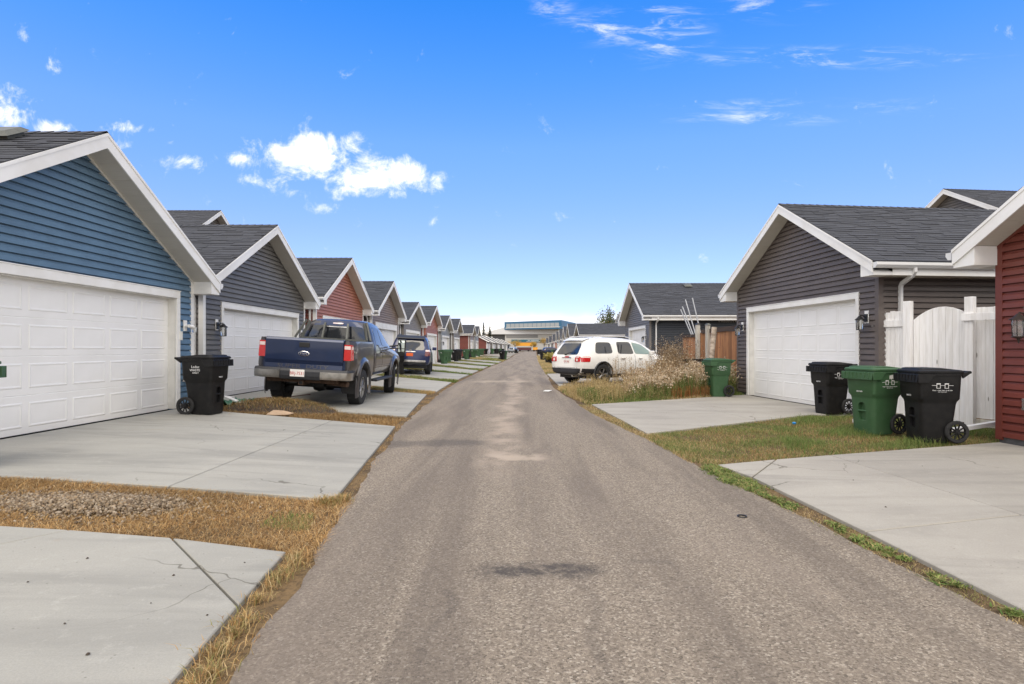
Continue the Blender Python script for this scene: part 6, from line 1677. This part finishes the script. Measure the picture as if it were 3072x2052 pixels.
gravel()
hp = MB(); n = 24
hv = []
for j in range(n):
    for i in range(n):
        x, y = -6.1 + 2.5 * i / (n - 1), 10.85 + 1.5 * j / (n - 1)
        e = max(0, 1 - ((x + 4.9) / 1.15) ** 2 - ((y - 11.65) / .62) ** 2)
        hv.append((x, y, gz(x, y) - .03 + .22 * e ** .7 + rng.uniform(-.02, .02) * (e > 0)))
hp.raw(hv, [(j * n + i, j * n + i + 1, (j + 1) * n + i + 1, (j + 1) * n + i) for j in range(n - 1) for i in range(n - 1)])
o = hp.build('dirt_heap', M['soil'], smooth=60); tag(o, 'low heap of dark soil and straw before the charcoal garage', 'soil', None, 'stuff')
def straw_heap():
    q = nrng.normal(0, 1, (5200, 2)) * np.array([.62, .34]) + np.array([-4.9, 11.55])
    e = np.maximum(0, 1 - ((q[:, 0] + 4.9) / 1.15) ** 2 - ((q[:, 1] - 11.6) / .62) ** 2)
    P = np.concatenate([q, (gzn(q[:, 0], q[:, 1]) - .02 + .22 * e ** .7)[:, None]], 1); N = len(P)
    o = np_mesh('straw', *blades(P, nrng.uniform(.04, .13, N), nrng.uniform(.004, .008, N), nrng.uniform(.5, 1.5, N), pick(np.concatenate([STRAW * .75, STRAW * .45, OLIVE * .7]), N)), M['leaf'])
    tag(o, 'loose dry straw lying over the soil heap', 'straw', None, 'stuff')
straw_heap()
# crumbs of soil and tiny stones on the concrete and asphalt
def crumbs():
    sp = [(-2.75, 3.18), (-2.05, 3.36), (-1.95, 3.0), (-2.2, 2.75), (-1.75, 3.6), (-2.7, 3.55), (-1.6, 2.9), (-1.9, 2.5), (-3.0, 7.3), (-2.7, 8.2), (-4.2, 8.6), (-3.2, 13.8), (-3.8, 12.2), (3.4, 5.9), (4.6, 6.6), (3.1, 4.9), (2.5, 12.2), (3.0, 12.0), (2.7, 10.9), (3.6, 13.0), (-.6, 6.5), (.8, 8.0), (1.1, 7.0), (-.3, 9.5)]
    m = MB()
    for x, y in sp:
        r = rng.uniform(.004, .010); z = gz(x, y) + (.022 if abs(x) > 1.4 else .016)
        m.raw([(x + r * rng.uniform(.6, 1.4) * math.cos(a), y + r * rng.uniform(.6, 1.4) * math.sin(a), z) for a in np.arange(0, 6.2, 1.05)] + [(x, y, z + r * .8)], [(i, (i + 1) % 6, 6) for i in range(6)])
    tag(m.build('debris', M['soil']), 'scattered crumbs of soil on concrete and asphalt', 'debris', None, 'stuff')
crumbs()

# ---- trees
def spruce(label, x, y, h, rad):
    T = empty('spruce_tree', (x, y, 0), 0, label, 'tree', 'spruces above the far garages')
    MB().cyl((0, 0, 0), (0, 0, h * .97), .16, .02, 8).build('trunk', M['bark'], T)
    Ps = []; n = 0
    for k in range(34):
        t = (k + .5) / 34; z = h * (.1 + .9 * t); r = rad * (1 - t) ** .8 * rng.uniform(.75, 1.15)
        for b in range(7):
            a = rng.uniform(0, 6.283)
            for q in np.linspace(.15, 1, 14): Ps.append((r * q * math.cos(a), r * q * math.sin(a), z - r * q * .25))
    P = np.array(Ps); N = len(P)
    np_mesh('crown', *blades(P, nrng.uniform(.15, .35, N), nrng.uniform(.06, .12, N), nrng.uniform(.5, 1.2, N), pick(np.array([[.035, .05, .03], [.05, .065, .035], [.025, .038, .025]]), N)), M['leaf'], T)
spruce('taller of two dark spruces above the far left garages', -11.6, 168, 8.9, 1.1)
spruce('shorter of two dark spruces above the far left garages', -10.0, 172, 7.9, 1.3)
def leafy(label, x, y, h, rad, pal, group=None):
    T = empty('leafy_tree', (x, y, 0), 0, label, 'tree', group)
    m = MB(); m.cyl((0, 0, 0), (0, 0, h * .6), .12, .07, 8)
    tips = []
    for i in range(9):
        a = i * 2.4; e = (rad * rng.uniform(.4, .9) * math.cos(a), rad * rng.uniform(.4, .9) * math.sin(a), h * rng.uniform(.62, .97))
        m.cyl((0, 0, h * rng.uniform(.35, .6)), e, .05, .012, 5); tips.append(e)
    m.build('trunk', M['bark'], T)
    P = np.concatenate([np.array(t) + nrng.normal(0, 1, (170, 3)) * np.array([rad * .28, rad * .28, h * .10]) for t in tips]); N = len(P)
    np_mesh('crown', *blades(P, nrng.uniform(.12, .25, N), nrng.uniform(.10, .18, N), nrng.uniform(.5, 1.2, N), pick(pal, N, .25)), M['leaf'], T)
leafy('small leafy tree rising behind the wide grey roof', 12.6, 88, 6.6, 1.3, np.array([[.10, .13, .04], [.15, .16, .05], [.07, .10, .03], [.22, .18, .06]]))
AUT = np.array([[.55, .32, .04], [.48, .30, .06], [.60, .40, .09], [.35, .26, .06]])
leafy('yellow autumn tree left of the yellow trailer', -3.6, 250, 4.6, 2.4, AUT, 'autumn trees by the arena')
leafy('yellow autumn tree between trailer and orange box', 4.6, 244, 3.9, 1.3, AUT, 'autumn trees by the arena')
leafy('yellow autumn tree right of the arena sign', 9.6, 262, 5.6, 1.8, AUT, 'autumn trees by the arena')
leafy('low yellow shrub by the right bins before the SUV', 2.45, 50.5, .85, .5, np.array([[.45, .38, .12], [.38, .33, .10], [.5, .44, .2]]))
